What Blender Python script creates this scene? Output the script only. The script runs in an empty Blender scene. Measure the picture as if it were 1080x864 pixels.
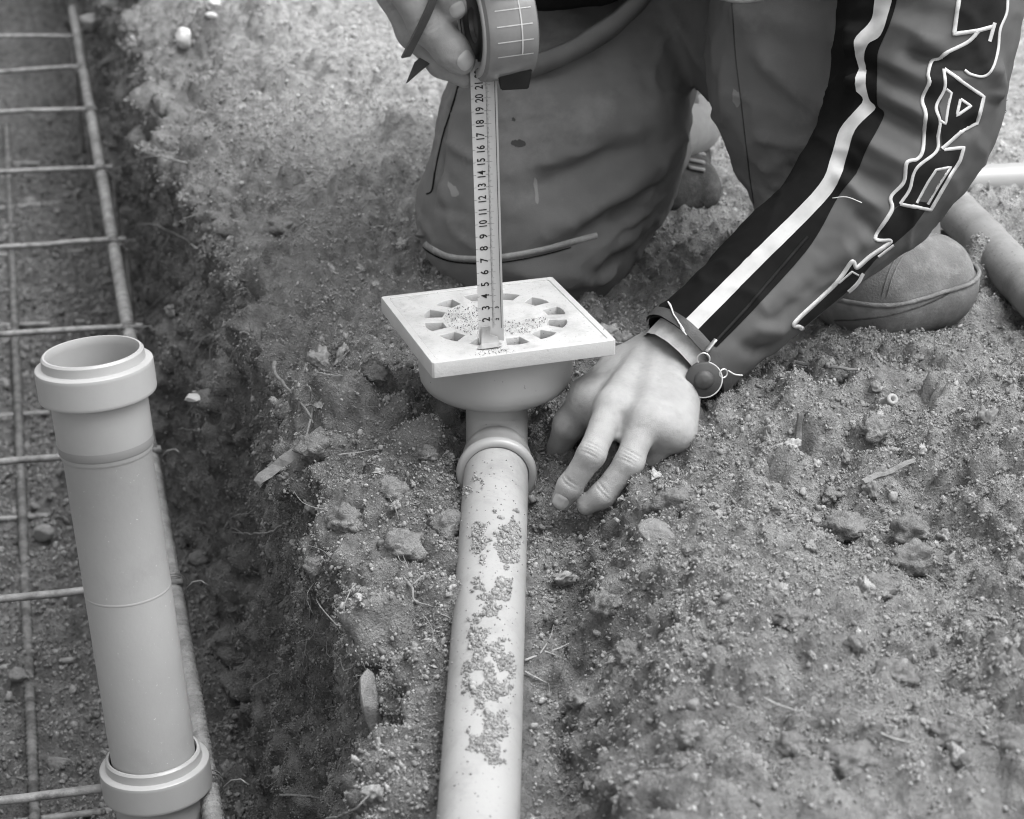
import bpy, bmesh, math, random
import numpy as np
from mathutils import Vector, Matrix, Euler
from mathutils.geometry import delaunay_2d_cdt

S = bpy.context.scene
C = S.collection
R = math.radians
rng = np.random.default_rng(7)
random.seed(7)

# ------------------------------------------------------------------ camera
FPX, PITCH = 2200.0, R(24.0)
CAM = np.array([0.012, -1.517, 0.699])
cam_d = bpy.data.cameras.new('camera'); cam = bpy.data.objects.new('camera', cam_d); C.objects.link(cam)
cam.location = CAM; cam.rotation_euler = (R(90) - PITCH, 0, 0)
cam_d.sensor_width = 36; cam_d.lens = 36 * FPX / 1080
cam_d.clip_start = 0.02; cam_d.clip_end = 200
cam_d.dof.use_dof = True; cam_d.dof.focus_distance = 1.61; cam_d.dof.aperture_fstop = 12.0
S.camera = cam

# ------------------------------------------------------------------ sky and sun (bright overcast, black and white picture)
SUN_EL, SUN_AZ = R(66), R(108)          # azimuth from +Y towards +X
w = bpy.data.worlds.new('World'); S.world = w; w.use_nodes = True
wt = w.node_tree; wt.nodes.clear()
sky = wt.nodes.new('ShaderNodeTexSky'); sky.sky_type = 'NISHITA'; sky.sun_disc = False
sky.sun_elevation = SUN_EL; sky.sun_rotation = SUN_AZ; sky.dust_density = 4.0; sky.air_density = 1.0
bw = wt.nodes.new('ShaderNodeRGBToBW'); bg = wt.nodes.new('ShaderNodeBackground'); wo = wt.nodes.new('ShaderNodeOutputWorld')
wt.links.new(sky.outputs[0], bw.inputs[0]); wt.links.new(bw.outputs[0], bg.inputs[0]); wt.links.new(bg.outputs[0], wo.inputs[0])
bg.inputs[1].default_value = 0.15
sd = bpy.data.lights.new('sun', 'SUN'); sd.energy = 1.15; sd.angle = R(55); sd.color = (1, 1, 1)
so = bpy.data.objects.new('sun', sd); C.objects.link(so)
sdir = Vector((math.cos(SUN_EL) * math.sin(SUN_AZ), math.cos(SUN_EL) * math.cos(SUN_AZ), math.sin(SUN_EL)))
so.rotation_euler = sdir.to_track_quat('Z', 'Y').to_euler(); so.location = sdir * 10

S.view_settings.view_transform = 'Standard'; S.view_settings.look = 'None'
S.view_settings.exposure = 1.32; S.view_settings.gamma = 1.0; S.view_settings.use_curve_mapping = False
S.render.engine = 'CYCLES'; S.cycles.use_denoising = True; S.cycles.max_bounces = 6; S.cycles.pixel_filter_type = 'BLACKMAN_HARRIS'; S.cycles.filter_width = 1.1

# ------------------------------------------------------------------ helpers: pixels to places
UP = np.array([0, math.sin(PITCH), math.cos(PITCH)]); FW = np.array([0, math.cos(PITCH), -math.sin(PITCH)])
def ray(u, v):
    return FW + np.array([1.0, 0, 0]) * (u - 540) / FPX + UP * (432 - v) / FPX
def pz(u, v, z):
    d = ray(u, v); return CAM + d * ((z - CAM[2]) / d[2])
def py(u, v, y):
    d = ray(u, v); return CAM + d * ((y - CAM[1]) / d[1])
def pd(u, v, dep):
    return CAM + ray(u, v) * dep
def hit(o, u, v):
    d = Vector(ray(u, v)).normalized(); mi = o.matrix_world.inverted()
    ok, loc, nor, _ = o.ray_cast(mi @ Vector(CAM), mi.to_3x3() @ d)
    return (np.array(o.matrix_world @ loc), np.array(o.matrix_world.to_3x3() @ nor)) if ok else (None, None)

# ------------------------------------------------------------------ helpers: noise
def _h(ix, iy, iz, s):
    n = (ix * 374761393 + iy * 668265263 + iz * 2147483647 + s * 974634777) & 0xFFFFFFFF
    n = ((n ^ (n >> 13)) * 1274126177) & 0xFFFFFFFF
    n = ((n ^ (n >> 15)) * 2246822519) & 0xFFFFFFFF
    return ((n ^ (n >> 16)) & 0xFFFFFF) / float(0x1000000)
def vnoise(P, scale, seed=0):
    Q = P / scale; I = np.floor(Q).astype(np.int64); f = Q - I; f = f * f * f * (f * (f * 6 - 15) + 10)
    x, y, z = f[:, 0], f[:, 1], f[:, 2]; ix, iy, iz = I[:, 0], I[:, 1], I[:, 2]
    r = 0
    for a in (0, 1):
        for b in (0, 1):
            for c in (0, 1):
                r = r + _h(ix + a, iy + b, iz + c, seed) * (x if a else 1 - x) * (y if b else 1 - y) * (z if c else 1 - z)
    return r * 2 - 1
def fbm(P, scale, oc=4, seed=0, gain=0.5):
    r = 0; a = 1.0; t = 0
    for k in range(oc):
        r = r + a * vnoise(P + 7.31 * k, scale / 2 ** k, seed + k); t += a; a *= gain
    return r / t
def clods(P, scale, seed=0):
    """rounded bumps of uneven size, 0..1"""
    Q = P / scale; I = np.floor(Q).astype(np.int64); best = np.zeros(len(P))
    for a in (-1, 0, 1):
        for b in (-1, 0, 1):
            for c in (-1, 0, 1):
                J = I + np.array([a, b, c])
                dx = J[:, 0] + _h(J[:, 0], J[:, 1], J[:, 2], seed) - Q[:, 0]
                dy = J[:, 1] + _h(J[:, 0], J[:, 1], J[:, 2], seed + 1) - Q[:, 1]
                dz = J[:, 2] + _h(J[:, 0], J[:, 1], J[:, 2], seed + 2) - Q[:, 2]
                rad = 0.25 + 0.65 * _h(J[:, 0], J[:, 1], J[:, 2], seed + 3) ** 2
                d2 = (dx * dx + dy * dy + dz * dz) / (rad * rad)
                best = np.maximum(best, np.sqrt(np.clip(1 - d2, 0, 1)) * rad)
    return best
def sstep(x, a, b):
    t = np.clip((x - a) / (b - a), 0, 1); return t * t * (3 - 2 * t)

# ------------------------------------------------------------------ helpers: meshes
def link(name, me, mat=None, parent=None):
    o = bpy.data.objects.new(name, me); C.objects.link(o)
    if mat is not None and me is not None and not me.materials: me.materials.append(mat)
    if parent is not None: o.parent = parent; o.matrix_parent_inverse = parent.matrix_world.inverted()
    return o
def mesh(name, V, F, smooth=True):
    me = bpy.data.meshes.new(name)
    V = np.asarray(V, dtype=np.float32)
    if isinstance(F, np.ndarray):
        n, k = F.shape
        me.vertices.add(len(V)); me.vertices.foreach_set('co', V.ravel())
        me.loops.add(n * k); me.loops.foreach_set('vertex_index', F.astype(np.int32).ravel())
        me.polygons.add(n); me.polygons.foreach_set('loop_start', np.arange(0, n * k, k, dtype=np.int32))
        me.update(calc_edges=True)
    else:
        me.from_pydata([tuple(map(float, v)) for v in V], [], [tuple(map(int, f)) for f in F]); me.update()
    if smooth: me.polygons.foreach_set('use_smooth', np.ones(len(me.polygons), dtype=bool))
    return me
def empty(name, loc=(0, 0, 0)):
    o = bpy.data.objects.new(name, None); C.objects.link(o); o.location = loc; o.empty_display_size = 0.02
    bpy.context.view_layer.update(); return o
def tag(o, label=None, cat=None, group=None, kind=None):
    if label: o['label'] = label
    if cat: o['category'] = cat
    if group: o['group'] = group
    if kind: o['kind'] = kind
    return o
def basis(d, ref=(0, 0, 1)):
    d = np.asarray(d, float); d = d / np.linalg.norm(d); ref = np.asarray(ref, float)
    if abs(np.dot(d, ref)) > 0.97: ref = np.array([0, 1.0, 0])
    a = np.cross(ref, d); a /= np.linalg.norm(a); return a, np.cross(d, a), d
def catmull(P, n):
    P = np.asarray(P, float); m = len(P)
    Q = np.vstack([2 * P[0] - P[1], P, 2 * P[-1] - P[-2]])
    out = []
    for t in np.linspace(0, m - 1, n):
        i = min(int(t), m - 2); f = t - i; p0, p1, p2, p3 = Q[i], Q[i + 1], Q[i + 2], Q[i + 3]
        out.append(0.5 * (2 * p1 + (p2 - p0) * f + (2 * p0 - 5 * p1 + 4 * p2 - p3) * f * f + (3 * p1 - p0 - 3 * p2 + p3) * f ** 3))
    return np.array(out)
def tube(P, rad, n=12, cap=True, flat=1.0, ref=(0, 0, 1)):
    """swept tube: P (m,3), rad scalar or (m,). returns V, F"""
    P = np.asarray(P, float); m = len(P); rad = np.broadcast_to(np.asarray(rad, float), (m,))
    T = np.gradient(P, axis=0); T /= np.linalg.norm(T, axis=1)[:, None]
    a, b, _ = basis(T[0], ref); V = []
    for i in range(m):
        a = a - T[i] * np.dot(a, T[i]); a /= np.linalg.norm(a); b = np.cross(T[i], a)
        th = np.arange(n) * 2 * math.pi / n
        V.append(P[i] + rad[i] * (np.cos(th)[:, None] * a + flat * np.sin(th)[:, None] * b))
    V = np.vstack(V); F = []
    for i in range(m - 1):
        for k in range(n):
            F.append((i * n + k, i * n + (k + 1) % n, (i + 1) * n + (k + 1) % n, (i + 1) * n + k))
    if cap:
        F.append(tuple(range(n - 1, -1, -1))); F.append(tuple((m - 1) * n + k for k in range(n)))
    return V, F
def lathe(prof, A, B, n=64):
    """profile [(radius, distance along axis from A)] about the axis A->B. returns V, F"""
    A = np.asarray(A, float); a, b, d = basis(np.asarray(B, float) - A)
    th = np.arange(n) * 2 * math.pi / n; V = []; F = []
    for r, l in prof:
        V.append(A + d * l + r * (np.cos(th)[:, None] * a + np.sin(th)[:, None] * b))
    for i in range(len(prof) - 1):
        for k in range(n):
            F.append((i * n + k, i * n + (k + 1) % n, (i + 1) * n + (k + 1) % n, (i + 1) * n + k))
    return np.vstack(V), F
def join(*vf):
    V = []; F = []; o = 0
    for v, f in vf:
        V.append(np.asarray(v, float)); F += [tuple(i + o for i in q) for q in f]; o += len(v)
    return np.vstack(V), F
def sharp(me, deg=35):
    me.set_sharp_from_angle(angle=R(deg)); return me

# ------------------------------------------------------------------ helpers: rounded solids as distance fields
def rcone(P, a, b, ra, rb):
    a = np.asarray(a, np.float32); b = np.asarray(b, np.float32); ba = b - a
    t = np.clip(((P - a) @ ba) / float(ba @ ba), 0, 1)
    d = P - a - t[..., None] * ba
    return np.sqrt((d * d).sum(-1)) - (ra + (rb - ra) * t)
def ellip(P, c, r, M=None):
    d = P - np.asarray(c, np.float32)
    if M is not None: d = d @ np.asarray(M, np.float32).T
    k = np.sqrt(((d / np.asarray(r, np.float32)) ** 2).sum(-1))
    return (k - 1) * float(min(r))
def smin(a, b, k):
    h = np.clip(0.5 + 0.5 * (b - a) / k, 0, 1); return b + (a - b) * h - k * h * (1 - h)
def grid(lo, hi, h):
    ax = [np.arange(l, u + h, h, dtype=np.float32) for l, u in zip(lo, hi)]
    return np.stack(np.meshgrid(*ax, indexing='ij'), -1)
def nets(F, lo, h):
    """naive surface nets on a sampled field, inside < 0"""
    nx, ny, nz = F.shape; s = F < 0
    cnt = np.zeros((nx - 1, ny - 1, nz - 1), np.int8)
    for a in (0, 1):
        for b in (0, 1):
            for c in (0, 1): cnt += s[a:nx - 1 + a, b:ny - 1 + b, c:nz - 1 + c]
    act = (cnt > 0) & (cnt < 8); I = np.argwhere(act); idx = -np.ones(act.shape, np.int64); idx[act] = np.arange(len(I))
    acc = np.zeros((len(I), 3)); num = np.zeros(len(I)); cor = [(a, b, c) for a in (0, 1) for b in (0, 1) for c in (0, 1)]
    for p in cor:
        for ax in range(3):
            if p[ax]: continue
            q = list(p); q[ax] = 1
            fa = F[I[:, 0] + p[0], I[:, 1] + p[1], I[:, 2] + p[2]]; fb = F[I[:, 0] + q[0], I[:, 1] + q[1], I[:, 2] + q[2]]
            m = (fa < 0) != (fb < 0); t = np.where(m, fa / np.where(m, fa - fb, 1), 0)
            X = np.tile(np.array(p, float), (len(I), 1)); X[:, ax] += t
            acc += X * m[:, None]; num += m
    V = (I + acc / num[:, None]) * h + np.asarray(lo)
    faces = []
    for ax in range(3):
        o1, o2 = [k for k in range(3) if k != ax]
        sl0 = [slice(1, -1)] * 3; sl1 = [slice(1, -1)] * 3; sl0[ax] = slice(0, -1); sl1[ax] = slice(1, None)
        A, B = s[tuple(sl0)], s[tuple(sl1)]; E = np.argwhere(A != B); fl = A[tuple(E.T)]
        base = E.copy(); base[:, o1] += 1; base[:, o2] += 1
        def cell(d1, d2):
            c = base.copy(); c[:, o1] += d1; c[:, o2] += d2; return idx[c[:, 0], c[:, 1], c[:, 2]]
        q = np.stack([cell(-1, -1), cell(0, -1), cell(0, 0), cell(-1, 0)], 1)
        flip = fl if ax != 1 else ~fl
        q[~flip] = q[~flip][:, ::-1]; faces.append(q)
    return V, np.vstack(faces)
def vnormals(V, F):
    n = np.cross(V[F[:, 2]] - V[F[:, 0]], V[F[:, 3]] - V[F[:, 1]]); N = np.zeros_like(V)
    for k in range(4): np.add.at(N, F[:, k], n)
    return N / (np.linalg.norm(N, axis=1)[:, None] + 1e-12)
def relax(V, F, it=2, w=0.5):
    for _ in range(it):
        acc = np.zeros_like(V); num = np.zeros(len(V))
        for a, b in ((0, 1), (1, 2), (2, 3), (3, 0)):
            np.add.at(acc, F[:, a], V[F[:, b]]); np.add.at(acc, F[:, b], V[F[:, a]])
            np.add.at(num, F[:, a], 1); np.add.at(num, F[:, b], 1)
        V = V + w * (acc / np.maximum(num, 1)[:, None] - V)
    return V
def fold(V, N, line, amp, wid):
    """raise (or press) a soft crease along a 3-D polyline"""
    d = np.full(len(V), 9.0); L = np.asarray(line, float); ta = np.zeros(len(V))
    for i in range(len(L) - 1):
        ba = L[i + 1] - L[i]; t = np.clip(((V - L[i]) @ ba) / (ba @ ba), 0, 1)
        e = np.linalg.norm(V - L[i] - t[:, None] * ba, axis=1); m = e < d
        ta = np.where(m, (i + t) / (len(L) - 1), ta); d = np.minimum(d, e)
    fade = np.clip(np.minimum(ta, 1 - ta) * 4, 0.15, 1)
    return V + N * (amp * fade * np.exp(-(d / wid) ** 2))[:, None]

# ------------------------------------------------------------------ materials (the picture is black and white, so all are greys)
def pm(name, lo, hi, scale=8, rough=0.8, bump=0.0, bscale=200, spec=0.3, detail=6, speck=None, metal=0.0, dist=0.002, attr=None, sss=0.0, stain=None):
    m = bpy.data.materials.new(name); m.use_nodes = True; t = m.node_tree; N = t.nodes; L = t.links
    b = N['Principled BSDF']; b.inputs['Roughness'].default_value = rough; b.inputs['Metallic'].default_value = metal
    b.inputs['Specular IOR Level'].default_value = spec
    tc = N.new('ShaderNodeTexCoord'); n1 = N.new('ShaderNodeTexNoise'); n1.inputs['Scale'].default_value = scale
    n1.inputs['Detail'].default_value = detail; n1.inputs['Roughness'].default_value = 0.6
    L.new(tc.outputs['Object'], n1.inputs['Vector'])
    mr = N.new('ShaderNodeMapRange'); mr.inputs[1].default_value = 0.3; mr.inputs[2].default_value = 0.7
    mr.inputs[3].default_value = lo; mr.inputs[4].default_value = hi
    L.new(n1.outputs[0], mr.inputs[0]); out = mr.outputs[0]
    if speck:            # (scale, threshold, value): small marks of another tone
        n2 = N.new('ShaderNodeTexNoise'); n2.inputs['Scale'].default_value = speck[0]; n2.inputs['Detail'].default_value = 3
        L.new(tc.outputs['Object'], n2.inputs['Vector'])
        r2 = N.new('ShaderNodeMapRange'); r2.inputs[1].default_value = speck[1]; r2.inputs[2].default_value = speck[1] + 0.06
        L.new(n2.outputs[0], r2.inputs[0]); mx = N.new('ShaderNodeMix'); mx.data_type = 'FLOAT'
        L.new(r2.outputs[0], mx.inputs[0]); L.new(out, mx.inputs[2]); mx.inputs[3].default_value = speck[2]; out = mx.outputs[0]
    if stain:
        n3 = N.new('ShaderNodeTexNoise'); n3.inputs['Scale'].default_value = stain[0]; n3.inputs['Detail'].default_value = 8; n3.inputs['Roughness'].default_value = 0.7
        L.new(tc.outputs['Object'], n3.inputs['Vector'])
        r3 = N.new('ShaderNodeMapRange'); r3.inputs[1].default_value = stain[1]; r3.inputs[2].default_value = stain[1] + 0.2; r3.inputs[4].default_value = stain[3] if len(stain) > 3 else 0.6
        L.new(n3.outputs[0], r3.inputs[0]); mx = N.new('ShaderNodeMix'); mx.data_type = 'FLOAT'
        L.new(r3.outputs[0], mx.inputs[0]); L.new(out, mx.inputs[2]); mx.inputs[3].default_value = stain[2]; out = mx.outputs[0]
    if attr:             # (attribute name, multiplier at 1), or 'place': drier on the trodden bank, darker in the trench
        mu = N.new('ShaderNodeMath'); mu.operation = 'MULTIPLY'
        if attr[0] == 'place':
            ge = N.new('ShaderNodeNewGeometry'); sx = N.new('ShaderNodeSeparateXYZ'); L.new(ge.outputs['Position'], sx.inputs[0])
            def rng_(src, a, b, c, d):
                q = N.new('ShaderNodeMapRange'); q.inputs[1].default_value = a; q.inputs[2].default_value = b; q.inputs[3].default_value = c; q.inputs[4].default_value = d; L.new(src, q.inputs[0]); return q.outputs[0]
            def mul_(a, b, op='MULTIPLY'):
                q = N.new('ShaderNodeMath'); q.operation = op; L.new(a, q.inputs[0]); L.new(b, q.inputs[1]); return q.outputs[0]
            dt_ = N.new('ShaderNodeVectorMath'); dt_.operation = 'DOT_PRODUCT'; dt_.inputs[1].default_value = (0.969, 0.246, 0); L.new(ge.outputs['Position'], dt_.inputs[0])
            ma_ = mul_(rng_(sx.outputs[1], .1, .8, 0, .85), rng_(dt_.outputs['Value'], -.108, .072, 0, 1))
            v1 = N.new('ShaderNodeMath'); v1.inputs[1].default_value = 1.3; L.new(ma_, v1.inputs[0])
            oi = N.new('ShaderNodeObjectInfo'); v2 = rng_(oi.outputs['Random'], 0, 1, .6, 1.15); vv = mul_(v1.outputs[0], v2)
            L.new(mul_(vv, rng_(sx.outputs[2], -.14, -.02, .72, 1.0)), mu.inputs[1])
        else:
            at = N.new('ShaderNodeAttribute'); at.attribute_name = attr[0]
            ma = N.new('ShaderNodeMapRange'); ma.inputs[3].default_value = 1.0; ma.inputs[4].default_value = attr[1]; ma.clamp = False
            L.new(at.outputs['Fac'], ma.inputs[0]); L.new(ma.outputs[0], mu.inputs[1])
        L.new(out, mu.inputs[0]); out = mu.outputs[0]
    L.new(out, b.inputs['Base Color'])
    if bump:
        nb = N.new('ShaderNodeTexNoise'); nb.inputs['Scale'].default_value = bscale; nb.inputs['Detail'].default_value = 5
        nb.inputs['Roughness'].default_value = 0.65
        L.new(tc.outputs['Object'], nb.inputs['Vector']); bp = N.new('ShaderNodeBump'); bp.inputs['Strength'].default_value = bump
        bp.inputs['Distance'].default_value = dist; L.new(nb.outputs[0], bp.inputs['Height']); L.new(bp.outputs[0], b.inputs['Normal'])
    if sss:
        b.inputs['Subsurface Weight'].default_value = sss; b.inputs['Subsurface Radius'].default_value = (1, 1, 1); b.inputs['Subsurface Scale'].default_value = 0.002
    return m
M = {}
M['soil'] = pm('soil', 0.115, 0.30, 70, 1.0, 1.0, 420, 0.1, 12, attr=('soil_tone', 2.0), dist=0.009)
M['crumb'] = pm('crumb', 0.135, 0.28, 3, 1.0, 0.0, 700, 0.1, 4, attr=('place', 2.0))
M['stone'] = pm('stone', 0.17, 0.30, 90, 0.95, 0.9, 500, 0.2, dist=0.003, stain=(90, .5, .12, .7))
M['clod'] = pm('clod', 0.17, 0.30, 70, 1.0, 1.0, 500, 0.1, dist=0.004)
M['pale_stone'] = pm('pale_stone', 0.4, 0.55, 60, 0.8, 0.3, 200)
M['root'] = pm('root', 0.15, 0.27, 120, 0.9, 0.5, 500)
M['straw'] = pm('straw', 0.22, 0.36, 120, 0.7, 0.3, 500)
M['wood'] = pm('wood', 0.13, 0.24, 90, 0.9, 0.5, 400)
M['dark_wood'] = pm('dark_wood', 0.06, 0.16, 90, 0.9, 0.6, 400)
M['rebar'] = pm('rebar', 0.14, 0.28, 60, 0.6, 0.5, 300, 0.5, stain=(70, 0.5, 0.05, 0.85), metal=0.2)
M['rebar_rib'] = pm('rebar_rib', 0.16, 0.36, 60, 0.5, 0.6, 900, 0.5, metal=0.25, dist=0.003)
M['wire'] = pm('wire', 0.1, 0.3, 60, 0.4, metal=0.5)
M['grey_pvc'] = pm('grey_pvc', 0.31, 0.36, 9, 0.42, 0.12, 260, 0.45, speck=(420, 0.70, 0.55), stain=(26, 0.52, 0.27, 0.5))
M['dark_pvc'] = pm('dark_pvc', 0.22, 0.24, 14, 0.5)
M['pale_pvc'] = pm('pale_pvc', 0.30, 0.34, 14, 0.32, 0.05, 300, 0.5, speck=(700, 0.68, 0.3))
M['worn_pvc'] = pm('worn_pvc', 0.2, 0.27, 14, 0.55, 0.2, 300, 0.35, speck=(300, 0.66, 0.1), stain=(20, 0.48, 0.12, 0.7))
M['dusty_pvc'] = pm('dusty_pvc', 0.29, 0.33, 14, 0.4, 0.1, 300, 0.45, speck=(500, 0.66, 0.2), stain=(34, 0.5, 0.2, 0.6))
M['bowl_pvc'] = pm('bowl_pvc', 0.33, 0.37, 14, 0.45, 0.05, 300, 0.4, speck=(260, 0.71, 0.12))
M['plate'] = pm('plate', 0.42, 0.50, 40, 0.5, 0.25, 500, 0.4, speck=(420, 0.64, 0.28), stain=(30, 0.50, 0.27, 0.8))
M['plate_edge'] = pm('plate_edge', 0.42, 0.48, 40, 0.5, 0.2, 500, 0.4, speck=(300, 0.68, 0.28))
M['trouser'] = pm('trouser', 0.13, 0.175, 10, 0.9, 0.35, 1100, 0.15, stain=(14, 0.56, 0.27, 0.5), dist=0.0012)
M['trouser_pale'] = pm('trouser_pale', 0.22, 0.28, 10, 0.9, 0.35, 1600, 0.15, dist=0.0006)
M['jacket'] = pm('jacket', 0.075, 0.10, 14, 0.8, 0.3, 1600, 0.2, dist=0.0005)
M['jacket_dark'] = pm('jacket_dark', 0.007, 0.012, 14, 0.95, 0.3, 1600, 0.06, dist=0.0005)
M['white_tape'] = pm('white_tape', 0.38, 0.48, 60, 0.7, 0.2, 1200, 0.2, dist=0.0004)
M['piping'] = pm('piping', 0.28, 0.4, 200, 0.7, 0.4, 1200, 0.2)
M['letter_black'] = pm('letter_black', 0.008, 0.014, 60, 0.8, 0.3, 1500, 0.2, dist=0.0004)
M['letter_white'] = pm('letter_white', 0.45, 0.6, 200, 0.8, 0.5, 1800, 0.2, dist=0.0006)
M['skin'] = pm('skin', 0.255, 0.325, 60, 0.55, 0.5, 1100, 0.3, sss=0.08, dist=0.0011, stain=(110, 0.53, 0.2, 0.5))
M['nail'] = pm('nail', 0.38, 0.43, 60, 0.35, spec=0.5)
M['cuff_knit'] = pm('cuff_knit', 0.4, 0.5, 200, 0.95, 0.6, 1500, 0.1)
M['leather'] = pm('leather', 0.04, 0.06, 60, 0.5, 0.3, 900, 0.4)
M['metal'] = pm('metal', 0.5, 0.65, 60, 0.35, metal=0.8)
M['boot_dark'] = pm('boot_dark', 0.04, 0.09, 40, 0.8, 0.6, 500, 0.2, stain=(60, 0.5, 0.2, 0.6), dist=0.002)
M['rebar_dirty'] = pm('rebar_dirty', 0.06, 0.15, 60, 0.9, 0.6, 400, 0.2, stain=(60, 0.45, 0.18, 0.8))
M['boot'] = pm('boot', 0.12, 0.18, 25, 0.8, 0.6, 500, 0.2, stain=(45, 0.48, 0.27, 0.8), dist=0.002)
M['sole'] = pm('sole', 0.13, 0.2, 40, 0.8, 0.4, 500, 0.2, stain=(40, 0.5, 0.25, 0.7))
M['hair'] = pm('hair', 0.02, 0.05, 300, 0.6)
M['blade'] = pm('blade', 0.44, 0.5, 50, 0.4, 0.05, 300, 0.4, stain=(60, 0.6, 0.35, 0.5))
M['print'] = pm('print', 0.012, 0.02, 50, 0.6)
M['case'] = pm('case', 0.15, 0.2, 40, 0.25, 0.05, 300, 0.5)
M['case_side'] = pm('case_side', 0.34, 0.4, 40, 0.3)
M['black'] = pm('black', 0.012, 0.02, 50, 0.5)
M['strap'] = pm('strap', 0.03, 0.05, 80, 0.6, 0.3, 1200)
# ------------------------------------------------------------------ the ground: one sheet, trench floor > trench wall > top, out to the horizon
E0 = np.array([-0.144, -0.035]); TD = np.array([-0.246, 0.969]); TD /= np.linalg.norm(TD); ND = np.array([TD[1], -TD[0]])
FLOOR = -0.45
def st(x, y):
    q = np.stack([x - E0[0], y - E0[1]], -1); return q @ ND, q @ TD
def topz(x, y, s, t):
    z = np.zeros_like(x)
    fr = 1 - sstep(y, 0.02, 0.22)
    hm = 1 - .95 * np.exp(-(((x - .075) / .055) ** 2 + ((y + .055) / .075) ** 2) ** 2)
    z += 0.030 * sstep(x, 0.078, 0.115) * fr * hm                                   # bank on the right of the pipe
    z += 0.018 * sstep(x, 0.25, 0.5) * (1 - sstep(y, -0.1, 0.5))
    ch = np.exp(-((x - 0.052) / 0.024) ** 2) * sstep(-y, 0.12, 0.2)
    z -= 0.040 * ch                                                           # gutter beside the pipe
    z -= 0.016 * np.exp(-((x - 0.0) / 0.05) ** 2) * sstep(-y, 0.0, 0.1)       # bed of the pipe
    z -= 0.03 * sstep(-y, 0.2, 0.55) * (1 - sstep(x, 0.02, 0.1))
    z -= 0.022 * np.exp(-(((x - 0.045) / 0.035) ** 2 + ((y + 0.112) / 0.03) ** 2))   # hollow under the fingers
    z -= 0.02 * np.exp(-(((x - 0.0) / 0.06) ** 2 + ((y + 0.02) / 0.05) ** 2))        # pit round the drain
    z += 0.02 * np.exp(-(((x + 0.09) / 0.05) ** 2 + ((y - 0.05) / 0.09) ** 2))
    z -= 0.014 * np.exp(-(((x - 0.27) / 0.05) ** 2 + ((y + 0.28) / 0.12) ** 2))      # scuffed hollows in the bank
    z += 0.022 * np.exp(-(((x - 0.17) / 0.07) ** 2 + ((y + 0.33) / 0.12) ** 2))
    z += 0.02 * np.exp(-(((x - 0.37) / 0.05) ** 2 + ((y + 0.25) / 0.2) ** 2))
    z -= 0.008 * np.exp(-((s / 0.05) ** 2))
    return z
def axis(segs):
    out = [segs[0][0]]
    for a, b, h0, h1 in segs:
        p = a; L = b - a
        while p < b - 1e-6:
            p += h0 + (h1 - h0) * (p - a) / L; out.append(min(p, b))
    return np.array(out)
tt = np.concatenate([-np.geomspace(30, 0.8, 26)[:-1], axis([(-0.8, -0.55, 0.012, 0.004), (-0.55, 0.3, 0.0024, 0.0032), (0.3, 2.2, 0.0034, 0.010), (2.2, 4.6, 0.012, 0.06)]), np.geomspace(4.7, 40, 24)])
fl = np.concatenate([-np.geomspace(30, 1.3, 22)[:-1], axis([(-1.3, -0.9, 0.05, 0.012), (-0.9, -0.03, 0.007, 0.0048)])])
wl = axis([(FLOOR, 0, 0.0042, 0.0036)])[1:-1]
tp = np.concatenate([axis([(0.0, 0.75, 0.0027, 0.0034), (0.75, 1.5, 0.005, 0.02)]), np.geomspace(1.55, 40, 26)])
ps = np.concatenate([fl, np.full(len(wl), np.nan), tp]); ns_, nt_ = len(ps), len(tt)
s1 = np.concatenate([fl, -0.03 + 0.03 * (wl - FLOOR) / -FLOOR, tp]); z1 = np.concatenate([np.full(len(fl), FLOOR), wl, np.zeros(len(tp))])
kind = np.concatenate([np.zeros(len(fl)), np.ones(len(wl)), np.full(len(tp), 2)])
Sg, Tg = np.meshgrid(s1, tt); Zg = np.tile(z1, (nt_, 1)); Kg = np.tile(kind, (nt_, 1))
near = (np.abs(Sg) < 1.6) & (Tg > -1.0) & (Tg < 5)
# the edge wanders; the trench closes far behind
q1 = np.stack([Tg.ravel() * 0 + 3.3, Tg.ravel(), Zg.ravel() * 0.6], -1)
wob = (0.030 * fbm(q1, 0.25, 4, 11) + 0.02 * fbm(q1, 0.07, 3, 12)).reshape(Sg.shape)
wob -= 0.055 * sstep(-Tg, 0.2, 0.5)
up = np.clip((Zg - FLOOR) / -FLOOR, 0, 1)
S2 = Sg + wob * np.exp(-np.clip(np.abs(Sg) - 0.02, 0, 9) / 0.12)
X = E0[0] + S2 * ND[0] + Tg * TD[0]; Y = E0[1] + S2 * ND[1] + Tg * TD[1]
Z = Zg.copy()
tz = topz(X, Y, S2, Tg); Z += np.where(Kg == 2, tz, tz[:, [int(len(fl) + len(wl))]] * up ** 3)
# rounded lip and a foot of fallen soil
Z -= np.where(Kg == 2, 0.02 * np.exp(-np.clip(Sg, 0, 9) / 0.016), 0.02 * np.exp((Zg) / 0.035) * (Kg == 1))
foot = (0.03 + 0.08 * sstep(-Tg, 0.0, 0.35)) * np.exp(-np.clip(-Sg - 0.03, 0, 9) / (0.06 + 0.08 * sstep(-Tg, 0, 0.35)))
Z += np.where(Kg == 0, foot, np.where(Kg == 1, np.clip(foot - (Zg - FLOOR), 0, 1) * 0.9, 0))
bank = 0.5 * sstep(-Sg, 1.05, 1.25) * (Kg == 0); Z += bank                     # the far bank of the trench
P = np.stack([X, Y, Z], -1)
du = np.gradient(P, axis=1); dv = np.gradient(P, axis=0); Nn = np.cross(du, dv); Nn /= np.linalg.norm(Nn, axis=2)[:, :, None] + 1e-12
Pf = P.reshape(-1, 3); Nf = Nn.reshape(-1, 3); nm = near.ravel(); Q = Pf[nm]
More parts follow.
